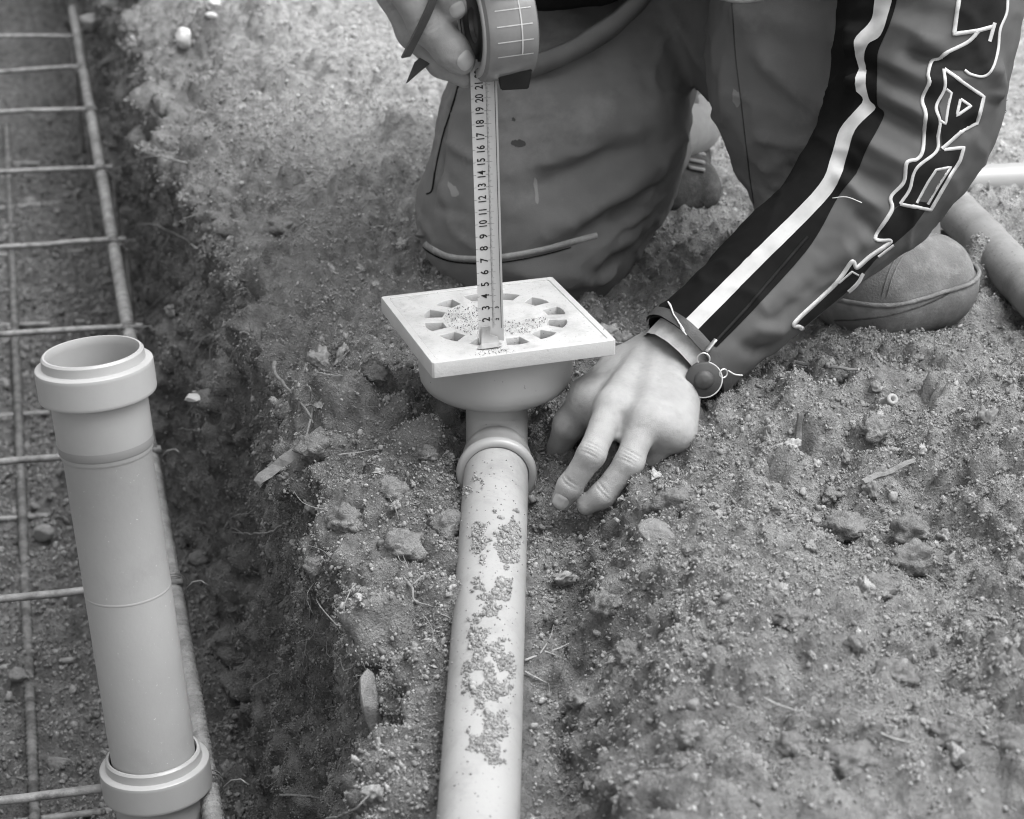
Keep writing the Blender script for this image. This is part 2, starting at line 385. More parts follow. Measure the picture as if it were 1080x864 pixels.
kf = Kg.ravel()[nm]; yf = Q[:, 1]; xf = Q[:, 0]; sf = S2.ravel()[nm]
pack = sstep(yf, 0.3, 1.0) * (kf == 2) * sstep(sf, 0.15, 0.4)                 # trodden ground behind
pack = np.maximum(pack, 0.55 * np.exp(-(((xf - 0.03) / 0.05) ** 2 + ((yf + 0.125) / 0.02) ** 2)) * (kf == 2))
amp = 1 - 0.6 * pack
big = fbm(Q, 0.16, 3, 1); mid = fbm(Q, 0.05, 3, 5)
c1 = clods(Q + 0.01 * mid[:, None], 0.060, 20); c2 = clods(Q + 0.004 * mid[:, None], 0.024, 30); c3 = clods(Q, 0.0105, 40)
fine = fbm(Q, 0.012, 3, 60)
rough_zone = 0.45 + 0.9 * sstep(fbm(Q, 0.12, 2, 77), -0.25, 0.35)
disp = 0.017 * big + 0.010 * mid + rough_zone * (0.023 * c1 + 0.022 * c2) + 0.0105 * c3 + 0.0040 * fine
disp = disp * amp
disp = np.where(kf == 1, disp * 0.95 + 0.015 * fbm(Q * np.array([1, 1, 0.3]), 0.06, 4, 90), disp)
keep = 1 - 0.85 * np.exp(-((xf / 0.038) ** 2)) * sstep(-yf, 0.0, 0.03) * (kf == 2)    # soil packed to the pipe
disp = disp * np.where(kf == 2, keep, 1) - 0.006
Pf[nm] += Nf[nm] * disp[:, None]
soil_tone = np.zeros(len(Pf)); allk = Kg.ravel()
soil_tone = 0.25 + 0.85 * sstep(Pf[:, 1], 0.1, 0.8) * (allk == 2) * sstep(S2.ravel(), 0.04, 0.22) + 0.25 * (allk == 2) * sstep(Pf[:, 0], 0.1, 0.2)  # paler on the dry ground behind and on the right bank
soil_tone -= 0.18 * (allk == 1) + 0.38 * (allk == 0)  # darker on the trench wall, darkest on its floor
dn = fbm(Pf, 0.09, 4, 200); soil_tone += 0.28 * dn
soil_tone -= 0.25 * (allk == 2) * np.exp(-((Pf[:, 0] + 0.03) / 0.07) ** 2) * sstep(-Pf[:, 1], -0.1, 0.1)
g = np.arange(nt_ * ns_).reshape(nt_, ns_)
FA = np.stack([g[:-1, :-1], g[:-1, 1:], g[1:, 1:], g[1:, :-1]], -1).reshape(-1, 4)
tm = mesh('ground', Pf, FA)
at = tm.attributes.new('soil_tone', 'FLOAT', 'POINT'); at.data.foreach_set('value', soil_tone.astype(np.float32))
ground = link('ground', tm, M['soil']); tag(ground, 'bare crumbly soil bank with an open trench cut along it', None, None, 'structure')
bpy.context.view_layer.update()
def gh(u, v):
    p, n = hit(ground, u, v)
    return p, n
def gz(x, y):
    ok, loc, nor, _ = ground.ray_cast(Vector((x, y, 0.6)), Vector((0, 0, -1)))
    return loc.z if ok else 0.0

def fibre(p, d, L_, r, curl=.5, n=6):
    pts_ = [p]; d = d / np.linalg.norm(d)
    for _ in range(n):
        d = d + rng.normal(0, curl / n ** .5, 3); d /= np.linalg.norm(d); pts_.append(pts_[-1] + d * L_ / n)
    return tube(np.array(pts_), np.linspace(r, r * .4, n + 1), 4)
def in_poly(x, y, poly):
    c = np.zeros(len(x), bool); n = len(poly)
    for i in range(n):
        (x1, y1), (x2, y2) = poly[i], poly[i - 1]
        c ^= ((y1 > y) != (y2 > y)) & (x < (x2 - x1) * (y - y1) / (y2 - y1 + 1e-12) + x1)
    return c
# ------------------------------------------------------------------ the floor drain on its elbow
PC = np.array([0.0, 0.0, 0.10]); YAW = R(18.5)
t = np.array([pz(403.6, 315, .1), pz(588.3, 292.3, .1), pz(645.6, 356.5, .1), pz(451.2, 382.2, .1)]); PC = t.mean(0)
cz, sz = math.cos(YAW), math.sin(YAW)
def loc2(x, y, z=0.0): return np.array([PC[0] + x * cz - y * sz, PC[1] + x * sz + y * cz, PC[2] + z])
drain = tag(empty('floor_drain', (PC[0], PC[1], -0.01)), 'pale square plastic floor drain with slotted round grate on a short neck', 'floor drain')
def curve_mesh(name, loops, depth, bevel, res=2):
    cu = bpy.data.curves.new(name, 'CURVE'); cu.dimensions = '2D'; cu.fill_mode = 'BOTH'; cu.extrude = depth / 2 - bevel; cu.bevel_depth = bevel; cu.bevel_resolution = res
    for lp in loops:
        sp = cu.splines.new('POLY'); sp.points.add(len(lp) - 1); sp.use_cyclic_u = True
        for p, q in zip(sp.points, lp): p.co = (q[0], q[1], 0, 1)
    o = bpy.data.objects.new(name, cu); C.objects.link(o); bpy.context.view_layer.update()
    me = bpy.data.meshes.new_from_object(o.evaluated_get(bpy.context.evaluated_depsgraph_get()))
    bpy.data.objects.remove(o); bpy.data.curves.remove(cu); me.name = name
    me.polygons.foreach_set('use_smooth', np.ones(len(me.polygons), dtype=bool)); sharp(me, 40); return me
def sq(h, c=0.001): return [(h - c, -h), (h, -h + c), (h, h - c), (h - c, h), (-h + c, h), (-h, h - c), (-h, -h + c), (-h + c, -h)]
def put(me, name, mat, z, parent=drain):
    o = link(name, me, mat); o.matrix_world = Matrix.Translation((PC[0], PC[1], PC[2] + z)) @ Matrix.Rotation(YAW, 4, 'Z')
    bpy.context.view_layer.update(); mw = o.matrix_world.copy(); o.parent = parent; o.matrix_parent_inverse = parent.matrix_world.inverted(); o.matrix_world = mw
    return o
H2 = 0.0726
put(curve_mesh('frame', [sq(H2, .0012), sq(H2 - 0.0042, .0015)], 0.0125, 0.0005), 'frame', M['plate_edge'], -0.00625)
holes = []
for k in range(12):
    a = k * math.pi / 6 + R(15) - YAW + R(4); hw_in, hw_out = 0.0060, 0.0098
    ca, sa = math.cos(a), math.sin(a)
    pts = [(0.0410, -hw_in), (0.0550, -hw_out), (0.0566, -hw_out * .5), (0.0571, 0), (0.0566, hw_out * .5), (0.0550, hw_out), (0.0410, hw_in)]
    holes.append([(r * ca - w_ * sa, r * sa + w_ * ca) for r, w_ in pts])
put(curve_mesh('grate', [sq(H2 - 0.0053, .0015)] + holes, 0.0100, 0.0006), 'grate', M['plate'], -0.0056)
put(curve_mesh('strainer', [sq(0.050, .02), [(0.030 * math.cos(i * .2618), 0.030 * math.sin(i * .2618)) for i in range(24)]], 0.003, 0.0004), 'strainer', M['dark_pvc'], -0.021)
prof = [(0.050, -0.010), (0.0615, -0.0128), (0.0618, -0.020), (0.0614, -0.030), (0.0610, -0.042), (0.0598, -0.0490), (0.0568, -0.0545), (0.0515, -0.0585), (0.044, -0.0606), (0.030, -0.0620), (0.0262, -0.0635), (0.0245, -0.067)]
V, F = lathe([(r, -l) for r, l in prof], PC, PC - np.array([0, 0, 1.0]), 96); o = link('bowl', mesh('bowl', V, [f[::-1] for f in F]), M['bowl_pvc'], drain)
# neck and elbow
ax0 = pz(521, 492, 0.0); AXZ = 0.0
P0 = np.array([PC[0] + .001, PC[1] - .012, PC[2] - 0.058]); D0 = np.array([-0.0005, -1.0, -0.045]); D0 /= np.linalg.norm(D0)
nk = [P0, P0 - [0, 0, .014], P0 - [0, .002, .024], P0 - [0, .009, .034], P0 - [0, .02, .0405], P0 - [0, .034, .043]]
V, F = tube(catmull(nk, 26), 0.0245, 48, False, ref=(1, 0, 0)); link('neck', mesh('neck', V, F), M['bowl_pvc'], drain)
SO = np.array(nk[-1])            # socket axis start
def along(l): return SO + D0 * l
V, F = lathe([(0.0243, -.012), (0.0262, -.006), (0.0272, .0), (0.0275, .004), (0.0276, .016), (0.0288, .0175), (0.0305, .0195), (0.0312, .0225), (0.0308, .0255), (0.0294, .0275), (0.0268, .028), (0.0253, .0275)], SO, SO + D0, 72)
link('socket', mesh('socket', V, F), M['pale_pvc'], drain)

# ------------------------------------------------------------------ the waste pipe that runs towards the camera
pb = pz(504.5, 864, -0.032); p_start = along(0.012); D1 = (pb - p_start) / np.linalg.norm(pb - p_start)
pend = p_start + D1 * 0.95
V, F = lathe([(0.0, 0), (0.0232, 0), (0.025, .002), (0.025, .2), (.025, .4), (.025, .6), (0.025, .95), (0.0225, .95), (0.0225, .6)], p_start, pend, 96)
waste = link('waste_pipe', sharp(mesh('waste_pipe', V, F)), M['dusty_pvc'])
tag(waste, 'long pale grey waste pipe smeared with soil, pushed into the floor drain', 'pipe')

# ------------------------------------------------------------------ the upright pipe pair in the trench
ta_ = pd(97.5, 374, 1.46); tb_ = pd(163, 806, 1.575); RP = 0.0315
dn_ = (tb_ - ta_) / np.linalg.norm(tb_ - ta_); LP = np.linalg.norm(tb_ - ta_)
k_ = RP / 47.5
def socket_prof(o, ln):
    return [(RP * .96, o + .055), (30 * k_ * 1.66, o + .010), (49 * k_, o + .004), (49 * k_, o), (50 * k_, o - .0025), (52.0 * k_, o - .0025), (54 * k_, o - .001), (54.5 * k_, o + .003), (55 * k_, o + .0052), (60.5 * k_, o + .0058), (62 * k_, o + .0066), (62.5 * k_, o + .0082), (62.5 * k_, o + .009),
            (62.5 * k_, o + .0262), (62.5 * k_, o + .027), (61.8 * k_, o + .0285), (60 * k_, o + .0292), (52.5 * k_, o + .0302), (51.4 * k_, o + .031), (51.2 * k_, o + .0325), (51.2 * k_, o + .062), (50.5 * k_, o + .064)]
up_pipe = tag(empty('upright_pipe', ta_ + dn_ * LP), 'grey upright pipe with open socket end standing in the reinforcement cage', 'pipe')
V, F = lathe([(50.2 * k_, .0635), (49.6 * k_, .072), (48.4 * k_, .0735), (47.5 * k_, .0745), (47.5 * k_, .2), (47.5 * k_, LP + .02), (44 * k_, LP + .02), (44 * k_, .08)], ta_, tb_, 80); link('tube', sharp(mesh('tube', V, F), 50), M['grey_pvc'], up_pipe)
V, F = lathe(socket_prof(0, 0), ta_, tb_, 80); link('socket', sharp(mesh('socket', V, F), 32), M['pale_pvc'], up_pipe)
V, F = lathe([(50.7 * k_, .0585), (50.9 * k_, .0595), (50.9 * k_, .0685), (50.0 * k_, .0695)], ta_, tb_, 80); link('band', mesh('band', V, F), M['dark_pvc'], up_pipe)
V, F = lathe([(47.55 * k_, .1795), (47.8 * k_, .18), (47.8 * k_, .181), (47.55 * k_, .1815)], ta_, tb_, 80); link('score_line', mesh('score_line', V, F), M['pale_pvc'], up_pipe)
low = tag(empty('lower_pipe', ta_ + dn_ * (LP + .3)), 'lower grey pipe whose pale collar receives the upright pipe', 'pipe')
V, F = lathe([(p[0], p[1] + LP - .008) for p in socket_prof(0, 0)[3:]], ta_, tb_, 80); link('collar', sharp(mesh('collar', V, F), 32), M['pale_pvc'], low)
V, F = lathe([(50.2 * k_, LP + .056), (49.5 * k_, LP + .064), (47.5 * k_, LP + .068), (47.5 * k_, LP + .33)], ta_, tb_, 80); link('tube', sharp(mesh('tube', V, F), 50), M['grey_pvc'], low)

# ------------------------------------------------------------------ the reinforcement cage in the trench
ZT, ZB = -0.215, -0.450
cage = tag(empty('reinforcement_cage', pz(150, 420, ZB)), 'rusty steel reinforcement cage of long bars and stirrups lying in the trench', 'rebar cage')
a_, b_ = pz(77, 12, ZT), pz(209, 770, ZT); dc = (b_ - a_) / np.linalg.norm(b_ - a_)
def ribbed(p, q, r, rib=0.0019, pitch=0.009):
    L = np.linalg.norm(q - p); n = int(L / pitch * 4); l = np.linspace(0, 1, n); ph = np.arange(n) % 4
    return tube(p + (q - p) * l[:, None], np.where(ph == 0, r + rib, r), 10)
rungs = [((0, 38), (76, 38)), ((0, 76), (86, 70)), ((0, 118), (101, 115)), ((0, 181), (119, 177)), ((0, 261), (133, 252)), ((0, 353), (149, 343)), ((0, 488), (168, 473)), ((0, 632), (192, 611)), ((0, 844), (224, 820))]
d_r = []
for l_, r_ in rungs:
    A, B = pz(*l_, ZT + .009), pz(*r_, ZT + .009); d_r.append((B - A) / np.linalg.norm(B - A))
for k, (l_, r_) in enumerate(rungs):
    B = pz(*r_, ZT + .009); A = B - d_r[k] * 0.33; dr = d_r[k]; rr = 0.0037
    c = 0.022; dz = np.array([0, 0, 1.0])
    pts = [A + dr * c, B - dr * c] + [B - dr * c + dr * c * math.sin(f) - dz * c * (1 - math.cos(f)) for f in (0.4, 0.8, 1.2, 1.57)] + [B - dz * .10, B - dz * (ZT - ZB - .03)]
    lo_ = B - dz * (ZT - ZB)
    pts += [lo_ + dz * .02 - dr * .004, lo_ - dr * .02, A - dz * (ZT - ZB) + dr * .02, A - dz * (ZT - ZB - .02) + dr * .002, A - dz * .03, A - dz * .01 + dr * .006, A + dr * c]
    Pp = catmull(pts, 110); jit = np.stack([vnoise(Pp + k, .05, 3), vnoise(Pp + k, .05, 4), vnoise(Pp + k, .05, 5)], -1) * .0012
    V, F = tube(Pp + jit, rr, 10, False); link('stirrup', mesh('stirrup', V, F), M['rebar'], cage)
    Wc = a_ + dc * np.dot(B - a_, dc)          # tie wire at the crossing
    th = np.linspace(0, 4 * math.pi, 40); ex, ey, ez = basis(dc)
    tw = Wc + np.array([0, 0, .003]) + (ex * np.cos(th)[:, None] + ey * np.sin(th)[:, None]) * .0115 + dc * (np.linspace(-.004, .006, 40))[:, None]
    tail = tw[-1] + np.array([[.006, 0, .006], [.014, -.003, .009], [.02, -.006, .006]])
    V, F = tube(np.vstack([tw, tail]), 0.0008, 6); link('tie_wire', mesh('tie_wire', V, F), M['wire'], cage)
far_, near_ = a_ - dc * 0.02, b_ + dc * 0.55
V, F = ribbed(far_, near_, 0.0070); link('long_bar', mesh('long_bar', V, F), M['rebar_rib'], cage)
off = -d_r[4] * 0.318; off[2] = 0
V, F = ribbed(far_ + off, near_ + off, 0.0078); link('long_bar', mesh('long_bar', V, F), M['rebar_rib'], cage)
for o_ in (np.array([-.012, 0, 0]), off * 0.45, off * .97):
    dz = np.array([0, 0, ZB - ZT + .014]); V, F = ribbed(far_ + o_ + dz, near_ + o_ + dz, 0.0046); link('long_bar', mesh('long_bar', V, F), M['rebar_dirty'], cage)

# ------------------------------------------------------------------ two pipes lying behind the boot
def lying(name, a, b, r, label, m):
    V, F = lathe([(r * .86, .02), (r * .86, 0), (r, 0), (r, np.linalg.norm(b - a)), (r * .86, np.linalg.norm(b - a))], a, b, 64)
    o = link(name, sharp(mesh(name, V, F)), M[m]); tag(o, label, 'pipe'); return o
lying('plastic_pipe', pz(985, 193, .018), pz(1180, 184, .018), 0.0175, 'thin pale pipe lying level on the ground behind the boot', 'pale_pvc')
lying('plastic_pipe', pz(975, 188, .024), pz(1150, 372, .03), 0.0215, 'dull grey pipe slanting down beside the boot toe', 'worn_pvc')

# ------------------------------------------------------------------ the tape measure
tape = tag(empty('tape_measure', tuple(pz(519, 362, .1))), 'steel tape measure with its blade pulled down onto the floor drain', 'tape measure')
Bt = pz(518.5, 362, 0.1008); Tt = py(510, 80, Bt[1] - 0.012)
bu = (Tt - Bt); BL = np.linalg.norm(bu); bu /= BL
bx = np.array([1.0, 0.10, 0]); bx -= bu * np.dot(bx, bu); bx /= np.linalg.norm(bx); bn = np.cross(bx, bu)       # bn faces the camera
if bn[1] > 0: bn = -bn
BW = 0.0190; CMP = BL / 21.75
def bpt(w_, l, h=0.0):           # w_ -0.5..0.5 across, l metres up: shallow curved section
    return Bt + bu * l + bx * (w_ * BW) + bn * (h - 0.0016 * (1 - (2 * w_) ** 2))
nl, nw = 40, 15
V = [bpt(wv, l) for l in np.linspace(0.0015, BL + .012, nl) for wv in np.linspace(-.5, .5, nw)] + [bpt(wv, l, -.0003) for l in np.linspace(0.0015, BL + .012, nl) for wv in np.linspace(-.5, .5, nw)]
F = [(i * nw + j, i * nw + j + 1, (i + 1) * nw + j + 1, (i + 1) * nw + j) for i in range(nl - 1) for j in range(nw - 1)]; F += [tuple(nl * nw + q for q in f[::-1]) for f in F]
blade = link('blade', mesh('blade', V, F), M['blade'], tape)
# ticks and numbers printed on the blade
tv = []; tf = []
def strip(w0, w1, l0, l1, h=.00018):
    n = 5; o_ = len(tv)
    for i in range(n):
        wv = w0 + (w1 - w0) * i / (n - 1); tv.append(bpt(wv, l0, h)); tv.append(bpt(wv, l1, h))
    for i in range(n - 1): tf.append((o_ + 2 * i, o_ + 2 * i + 2, o_ + 2 * i + 3, o_ + 2 * i + 1))
for mmk in range(14, 218):
    l = mmk / 10 * CMP
    ln = 0.30 if mmk % 10 == 0 else (0.2 if mmk % 5 == 0 else 0.12)
    if mmk % 10 == 0: strip(-.5, -.40, l - .00012, l + .00012); 
    strip(0.08, 0.08 + ln * .55, l - .00009, l + .00009)
    if mmk % 10 == 0: strip(-.02, .08, l - .00012, l + .00012)
strip(0.075, 0.085, .012, BL); strip(.40, .42, .012, BL)
link('scale_marks', mesh('scale_marks', tv, tf, False), M['print'], blade)
def text_mesh(body, size):
    cu = bpy.data.curves.new('t', 'FONT'); cu.body = body; cu.size = size; cu.align_x = 'CENTER'; cu.align_y = 'CENTER'; cu.offset = 0.00012
    o = bpy.data.objects.new('t', cu); C.objects.link(o); bpy.context.view_layer.update()
    me = bpy.data.meshes.new_from_object(o.evaluated_get(bpy.context.evaluated_depsgraph_get())); bpy.data.objects.remove(o); bpy.data.curves.remove(cu)
    co = np.array([v.co for v in me.vertices]); fs = [tuple(p.vertices) for p in me.polygons]; bpy.data.meshes.remove(me); return co, fs
for n in range(2, 23):
    co, fs = text_mesh(str(n), 0.0074)
    l0 = n * CMP + (0 if n < 22 else -.001)
    Vn = [bpt(-0.17 - c[1] * 1.12 / BW, l0 + c[0] * (1.0 if n < 10 else .86), .0002) for c in co]
    link('number', mesh('number', Vn, fs, False), M['print'], blade)
for n in (2, 3):
    co, fs = text_mesh(str(n), 0.0034); link('number', mesh('number', [bpt(0.27 - c[1] / BW, n * CMP + c[0], .0002) for c in co], fs, False), M['print'], blade)
def bev(me, w_=.0008, seg=2):
    bm = bmesh.new(); bm.from_mesh(me); bmesh.ops.bevel(bm, geom=bm.edges[:], offset=w_, segments=seg, affect='EDGES'); bm.to_mesh(me); bm.free()
    me.polygons.foreach_set('use_smooth', np.ones(len(me.polygons), dtype=bool)); sharp(me, 40); return me
# end hook
def plate_of(pts, up, th):
    a = np.array(pts); n = len(a); up = np.asarray(up); V = np.vstack([a, a + up * th]); return V, [tuple(range(n))[::-1], tuple(range(n, 2 * n))] + [(i, (i + 1) % n, n + (i + 1) % n, n + i) for i in range(n)]
V, F = plate_of([bpt(-.42, .0005, .0016), bpt(.30, .0005, .0016), bpt(.26, .0055, .0016), bpt(-.02, .0075, .0016), bpt(-.04, .0150, .0016), bpt(-.40, .0150, .0016)], bn, .0007)
hk = link('end_hook', bev(mesh('end_hook', V, F, False), .0003, 2), M['metal'], tape)
V, F = plate_of([bpt(-.42, .0003, .0018), bpt(-.62, .0003, .0085), bpt(-.44, .0003, .0108), bpt(.24, .0003, .0096), bpt(.42, .0003, .0060), bpt(.30, .0003, .0018)], bu, .0008)
link('hook_foot', bev(mesh('hook_foot', V, F, False), .0003, 2), M['metal'], hk)
V, F = lathe([(0, .0026), (.0012, .0022), (.0016, 0)], bpt(-.22, .011, 0), bpt(-.22, .011, 1.0), 12); link('rivet', mesh('rivet', V, F), M['wire'], tape)
# case: a thick disc, its rim to the camera, swung a little so that the left face shows
cc = py(533, 18, Tt[1] + 0.006); ca_ = np.array([1.0, .30, .06]); ca_ /= np.linalg.norm(ca_)          # axis of the disc
RC, WC = 0.041, 0.038
cc = Tt + np.array([.011, .012, 0.036])
A = cc - ca_ * WC / 2; 
V, F = lathe([(0, .003), (.012, .003), (.0125, 0.0), (.026, .0), (.0265, .002), (.030, .002), (.0305, -.001), (RC - .004, -.001), (RC - .001, .0008), (RC, .004), (RC, .012), (RC, .02), (RC, WC - .006), (RC - .0015, WC - .002), (RC - .006, WC), (.012, WC + .003), (0, WC + .003)], A, A + ca_, 80)
case = link('case', sharp(mesh('case', V, F), 30), M['case'], tape)
V, F = lathe([(.0128, -.0004), (.0258, -.0004), (.0258, .0008)], A, A + ca_, 64); link('side_disc', mesh('side_disc', V, F), M['black'], tape)
V, F = lathe([(.031, -.0016), (.0312, -.0022), (RC - .0045, -.0022), (RC - .004, -.0008)], A, A + ca_, 64); link('side_ring', mesh('side_ring', V, F), M['case_side'], tape)
e1, e2, e3 = basis(ca_)
def rim(th, l, h=0.0): return A + ca_ * l + (e1 * math.cos(th) + e2 * math.sin(th)) * (RC + h)
camd = CAM - cc; th_c = math.atan2(np.dot(camd, e2), np.dot(camd, e1)); sgn = 1 if np.dot(rim(th_c + .3, .02) - cc, [0, 0, 1]) > np.dot(rim(th_c, .02) - cc, [0, 0, 1]) else -1
lines = [(k * .27 - .63) for k in range(8)]
tv = []; tf = []
def quadstrip(pts0, pts1):
    o_ = len(tv)
    for p, q in zip(pts0, pts1): tv.append(p); tv.append(q)
    for i in range(len(pts0) - 1): tf.append((o_ + 2 * i, o_ + 2 * i + 2, o_ + 2 * i + 3, o_ + 2 * i + 1))
for f in lines:
    quadstrip([rim(th_c + sgn * (f - .009), l, .0004) for l in np.linspace(.006, WC - .006, 6)], [rim(th_c + sgn * (f + .009), l, .0004) for l in np.linspace(.006, WC - .006, 6)])
for l in (.0235,):
    quadstrip([rim(th_c + sgn * f, l, .0005) for f in np.linspace(-.63, 1.2, 24)], [rim(th_c + sgn * f, l + .0009, .0005) for f in np.linspace(-.63, 1.2, 24)])
link('rim_print', mesh('rim_print', tv, tf), M['letter_white'], case)
mo = Tt + bx * .021 + bn * .004                      # black mouth piece below the case
def boxm(c, ax, ay, az, taper=1.0):
    V = []
    for k in (-1, 1):
        for i, j in ((-1, -1), (1, -1), (1, 1), (-1, 1)):
            f = taper if k < 0 else 1; V.append(np.asarray(c) + np.asarray(ax) * i * f + np.asarray(ay) * j * f + np.asarray(az) * k)
    return np.array(V), [(3, 2, 1, 0), (4, 5, 6, 7), (0, 1, 5, 4), (1, 2, 6, 5), (2, 3, 7, 6), (3, 0, 4, 7)]
V, F = boxm(mo - bu * .0, bx * .0125, bn * .011, bu * .0075, .8); link('mouth', bev(mesh('mouth', V, F)), M['black'], tape)
V, F = lathe([(0, .006), (.006, .006), (.007, .004), (.007, 0)], A + ca_ * (WC - .001) + np.array([0, -.012, .006]), A + ca_ * WC * 2 + np.array([0, -.012, .006]), 24); link('lock_button', mesh('lock_button', V, F), M['letter_white'], tape)
# wrist strap: a flat band that loops behind the thumb
def band(pts, wdir, wid, th=.0012, n=24):
    Pp = catmull(pts, n); wd = np.asarray(wdir, float); V = []
    T = np.gradient(Pp, axis=0)
    for p, tn in zip(Pp, T):
        nn = np.cross(tn, wd); nn /= np.linalg.norm(nn)
        V += [p - wd * wid / 2 - nn * th, p + wd * wid / 2 - nn * th, p + wd * wid / 2 + nn * th, p - wd * wid / 2 + nn * th]
    F = [(4 * i + j, 4 * i + (j + 1) % 4, 4 * i + 4 + (j + 1) % 4, 4 * i + 4 + j) for i in range(n - 1) for j in range(4)] + [(0, 1, 2, 3), (4 * n - 1, 4 * n - 2, 4 * n - 3, 4 * n - 4)]
    return np.array(V), F
YS = Tt[1] - .022
V, F = band([py(462, -14, YS), py(450, 16, YS - .004), py(428, 60, YS - .004)], (.8, 0.3, .1), .0075); link('strap', mesh('strap', V, F, False), M['strap'], tape)
V, F = band([py(480, 46, YS + .034), py(456, 58, YS + .03), py(433, 77, YS + .026)], (.35, .3, .8), .017, .002); link('strap', mesh('strap', V, F, False), M['strap'], tape)
# ------------------------------------------------------------------ the kneeling person
def sdf_mesh(name, fn, lo, hi, h, smooth_it=2):
    G = grid(lo, hi, h); sh = G.shape[:3]; Fv = fn(G.reshape(-1, 3)).reshape(sh)
    V, F = nets(Fv, lo, h); V = relax(V, F, smooth_it, .5); return V, F
def chain(P, pts, k=.006):
    d = None
    for (a, ra), (b, rb) in zip(pts[:-1], pts[1:]):
        e = rcone(P, a, b, ra, rb); d = e if d is None else smin(d, e, k)
    return d
KN = np.array([.062, .415, .105]); HIP1 = np.array([.115, .68, .40]); HIP2 = np.array([.27, .66, .40]); KN2 = np.array([.255, .345, .46]); AN2 = py(903, 250, .30)
person = tag(empty('person', (0.16, 0.45, 0.0)), 'person kneeling in work trousers and dark racing jacket, one hand in the soil', 'person')

# hand pressed into the soil (the wearer's left)
def J(u, v, z): return pz(u, v, z)
Wr = J(704, 386, .066)
fing = dict(
    index=[(J(645, 429, .063), .0120), (J(624, 479, .043), .0101), (J(601, 513, .017), .0091), (J(593, 527, .005), .0080)],
    middle=[(J(679, 444, .059), .0120), (J(664, 487, .037), .0103), (J(636, 522, .013), .0092), (J(619, 532, .004), .0080)],
    ring=[(J(702, 454, .051), .0112), (J(687, 480, .027), .0098), (J(672, 499, .008), .0086), (J(660, 503, .0), .0075)],
    little=[(J(717, 459, .044), .0098), (J(707, 476, .024), .0085), (J(697, 487, .008), .0075), (J(688, 490, .0), .0066)])
thumb = [(J(676, 386, .050), .0170), (J(621, 420, .047), .0142), (J(601, 447, .024), .0116), (J(589, 473, -.004), .0095)]
arm0 = py(790, 318, .035)
def wr(f): return Wr + (np.array(f) - Wr) * .0
def hand_sdf(P):
    d = None; dn = np.array([.0, .0, -.010])
    wpts = {'index': J(683, 372, .064), 'middle': J(695, 380, .067), 'ring': J(709, 391, .064), 'little': J(719, 402, .058)}
    for kx, f in fing.items():
        a = rcone(P, wpts[kx], f[0][0] + np.array([0, 0, -.0005]), .0135, f[0][1] * 1.06); b = rcone(P, wpts[kx] + dn, wpts[kx] + (f[0][0] - wpts[kx]) * .8 + dn * 1.1, .012, .0105)
        e = smin(a, b, .012); d = e if d is None else smin(d, e, .014)
    arm = rcone(P, J(702, 385, .058), arm0, .0235, .030); d = smin(d, arm, .018)
    th = chain(P, thumb, .008); d = smin(d, th, .016)
    web = rcone(P, thumb[1][0] + np.array([.012, -.004, -.006]), fing['index'][0][0] + np.array([-.004, .012, -.012]), .007, .008); d = smin(d, web, .014)
    web = rcone(P, J(655, 394, .052), J(628, 428, .046), .017, .011); d = smin(d, web, .018)
    ks = list(fing.values())
    for f, g_ in zip(ks[:-1], ks[1:]):       # skin between the finger roots
        m0 = (f[0][0] + g_[0][0]) / 2; m1 = (f[0][0] * .62 + f[1][0] * .38 + g_[0][0] * .62 + g_[1][0] * .38) / 2
        d = smin(d, rcone(P, m0 - [0, 0, .002], m1 - [0, 0, .005], .0100, .0045), .006)
    for kx, f in fing.items():           # knuckles
        s_ = np.sqrt(((P - np.asarray(f[0][0], np.float32) - np.array([0, -.001, .0035], np.float32)) ** 2).sum(-1)) - f[0][1] * (.78 if kx in ('index', 'middle') else .9); d = smin(d, s_, .007)
    for kx in ('index', 'middle', 'ring', 'little'):                           # tendons
        a = rcone(P, wpts[kx] + np.array([0, 0, .0092]), fing[kx][0][0] + np.array([0, .002, .0085]), .0020, .0030); d = smin(d, a, .009)
    out = d
    for kx, f in fing.items(): out = smin(out, smin(d, chain(P, f, .005), .0055), .0006)
    return out
allj = np.array([p for f in fing.values() for p, _ in f] + [p for p, _ in thumb] + [Wr, arm0]); lo = allj.min(0) - .022; hi = allj.max(0) + .022
hi = np.minimum(hi, arm0 + .012)
V, F = sdf_mesh('hand', hand_sdf, lo, hi, .00125, 2); Nv = vnormals(V, F)
def crease(V, Nv, c, ax, amp, wid, half):
    """a short furrow across the back of a finger"""
    q = V - c; l = q @ ax; side = np.cross(ax, np.array([0, -.5, .85])); side /= np.linalg.norm(side); t_ = q @ side
    near_ = np.linalg.norm(q, axis=1) < .018
    return V + Nv * (amp * np.exp(-(l / wid) ** 2) * np.exp(-(t_ / half) ** 2) * near_ * (Nv @ np.array([0, -.6, .8]) > .1))[:, None]
for kx in ('index', 'middle', 'ring'):
    f = fing[kx]
    for jn, offs in ((1, (-.0042, -.0015, .0012, .0036)), (2, (-.002, .001))):
        ax = f[jn + 1][0] - f[jn - 1][0]; ax /= np.linalg.norm(ax)
        for o_ in offs: V = crease(V, Nv, f[jn][0] + ax * (o_ + .001) + np.array([0, -.006, .007]), ax, -.0012, .0007, .0062)
V = V + Nv * (.00022 * fbm(V, .004, 2, 5))[:, None]
handV, handF = V, F
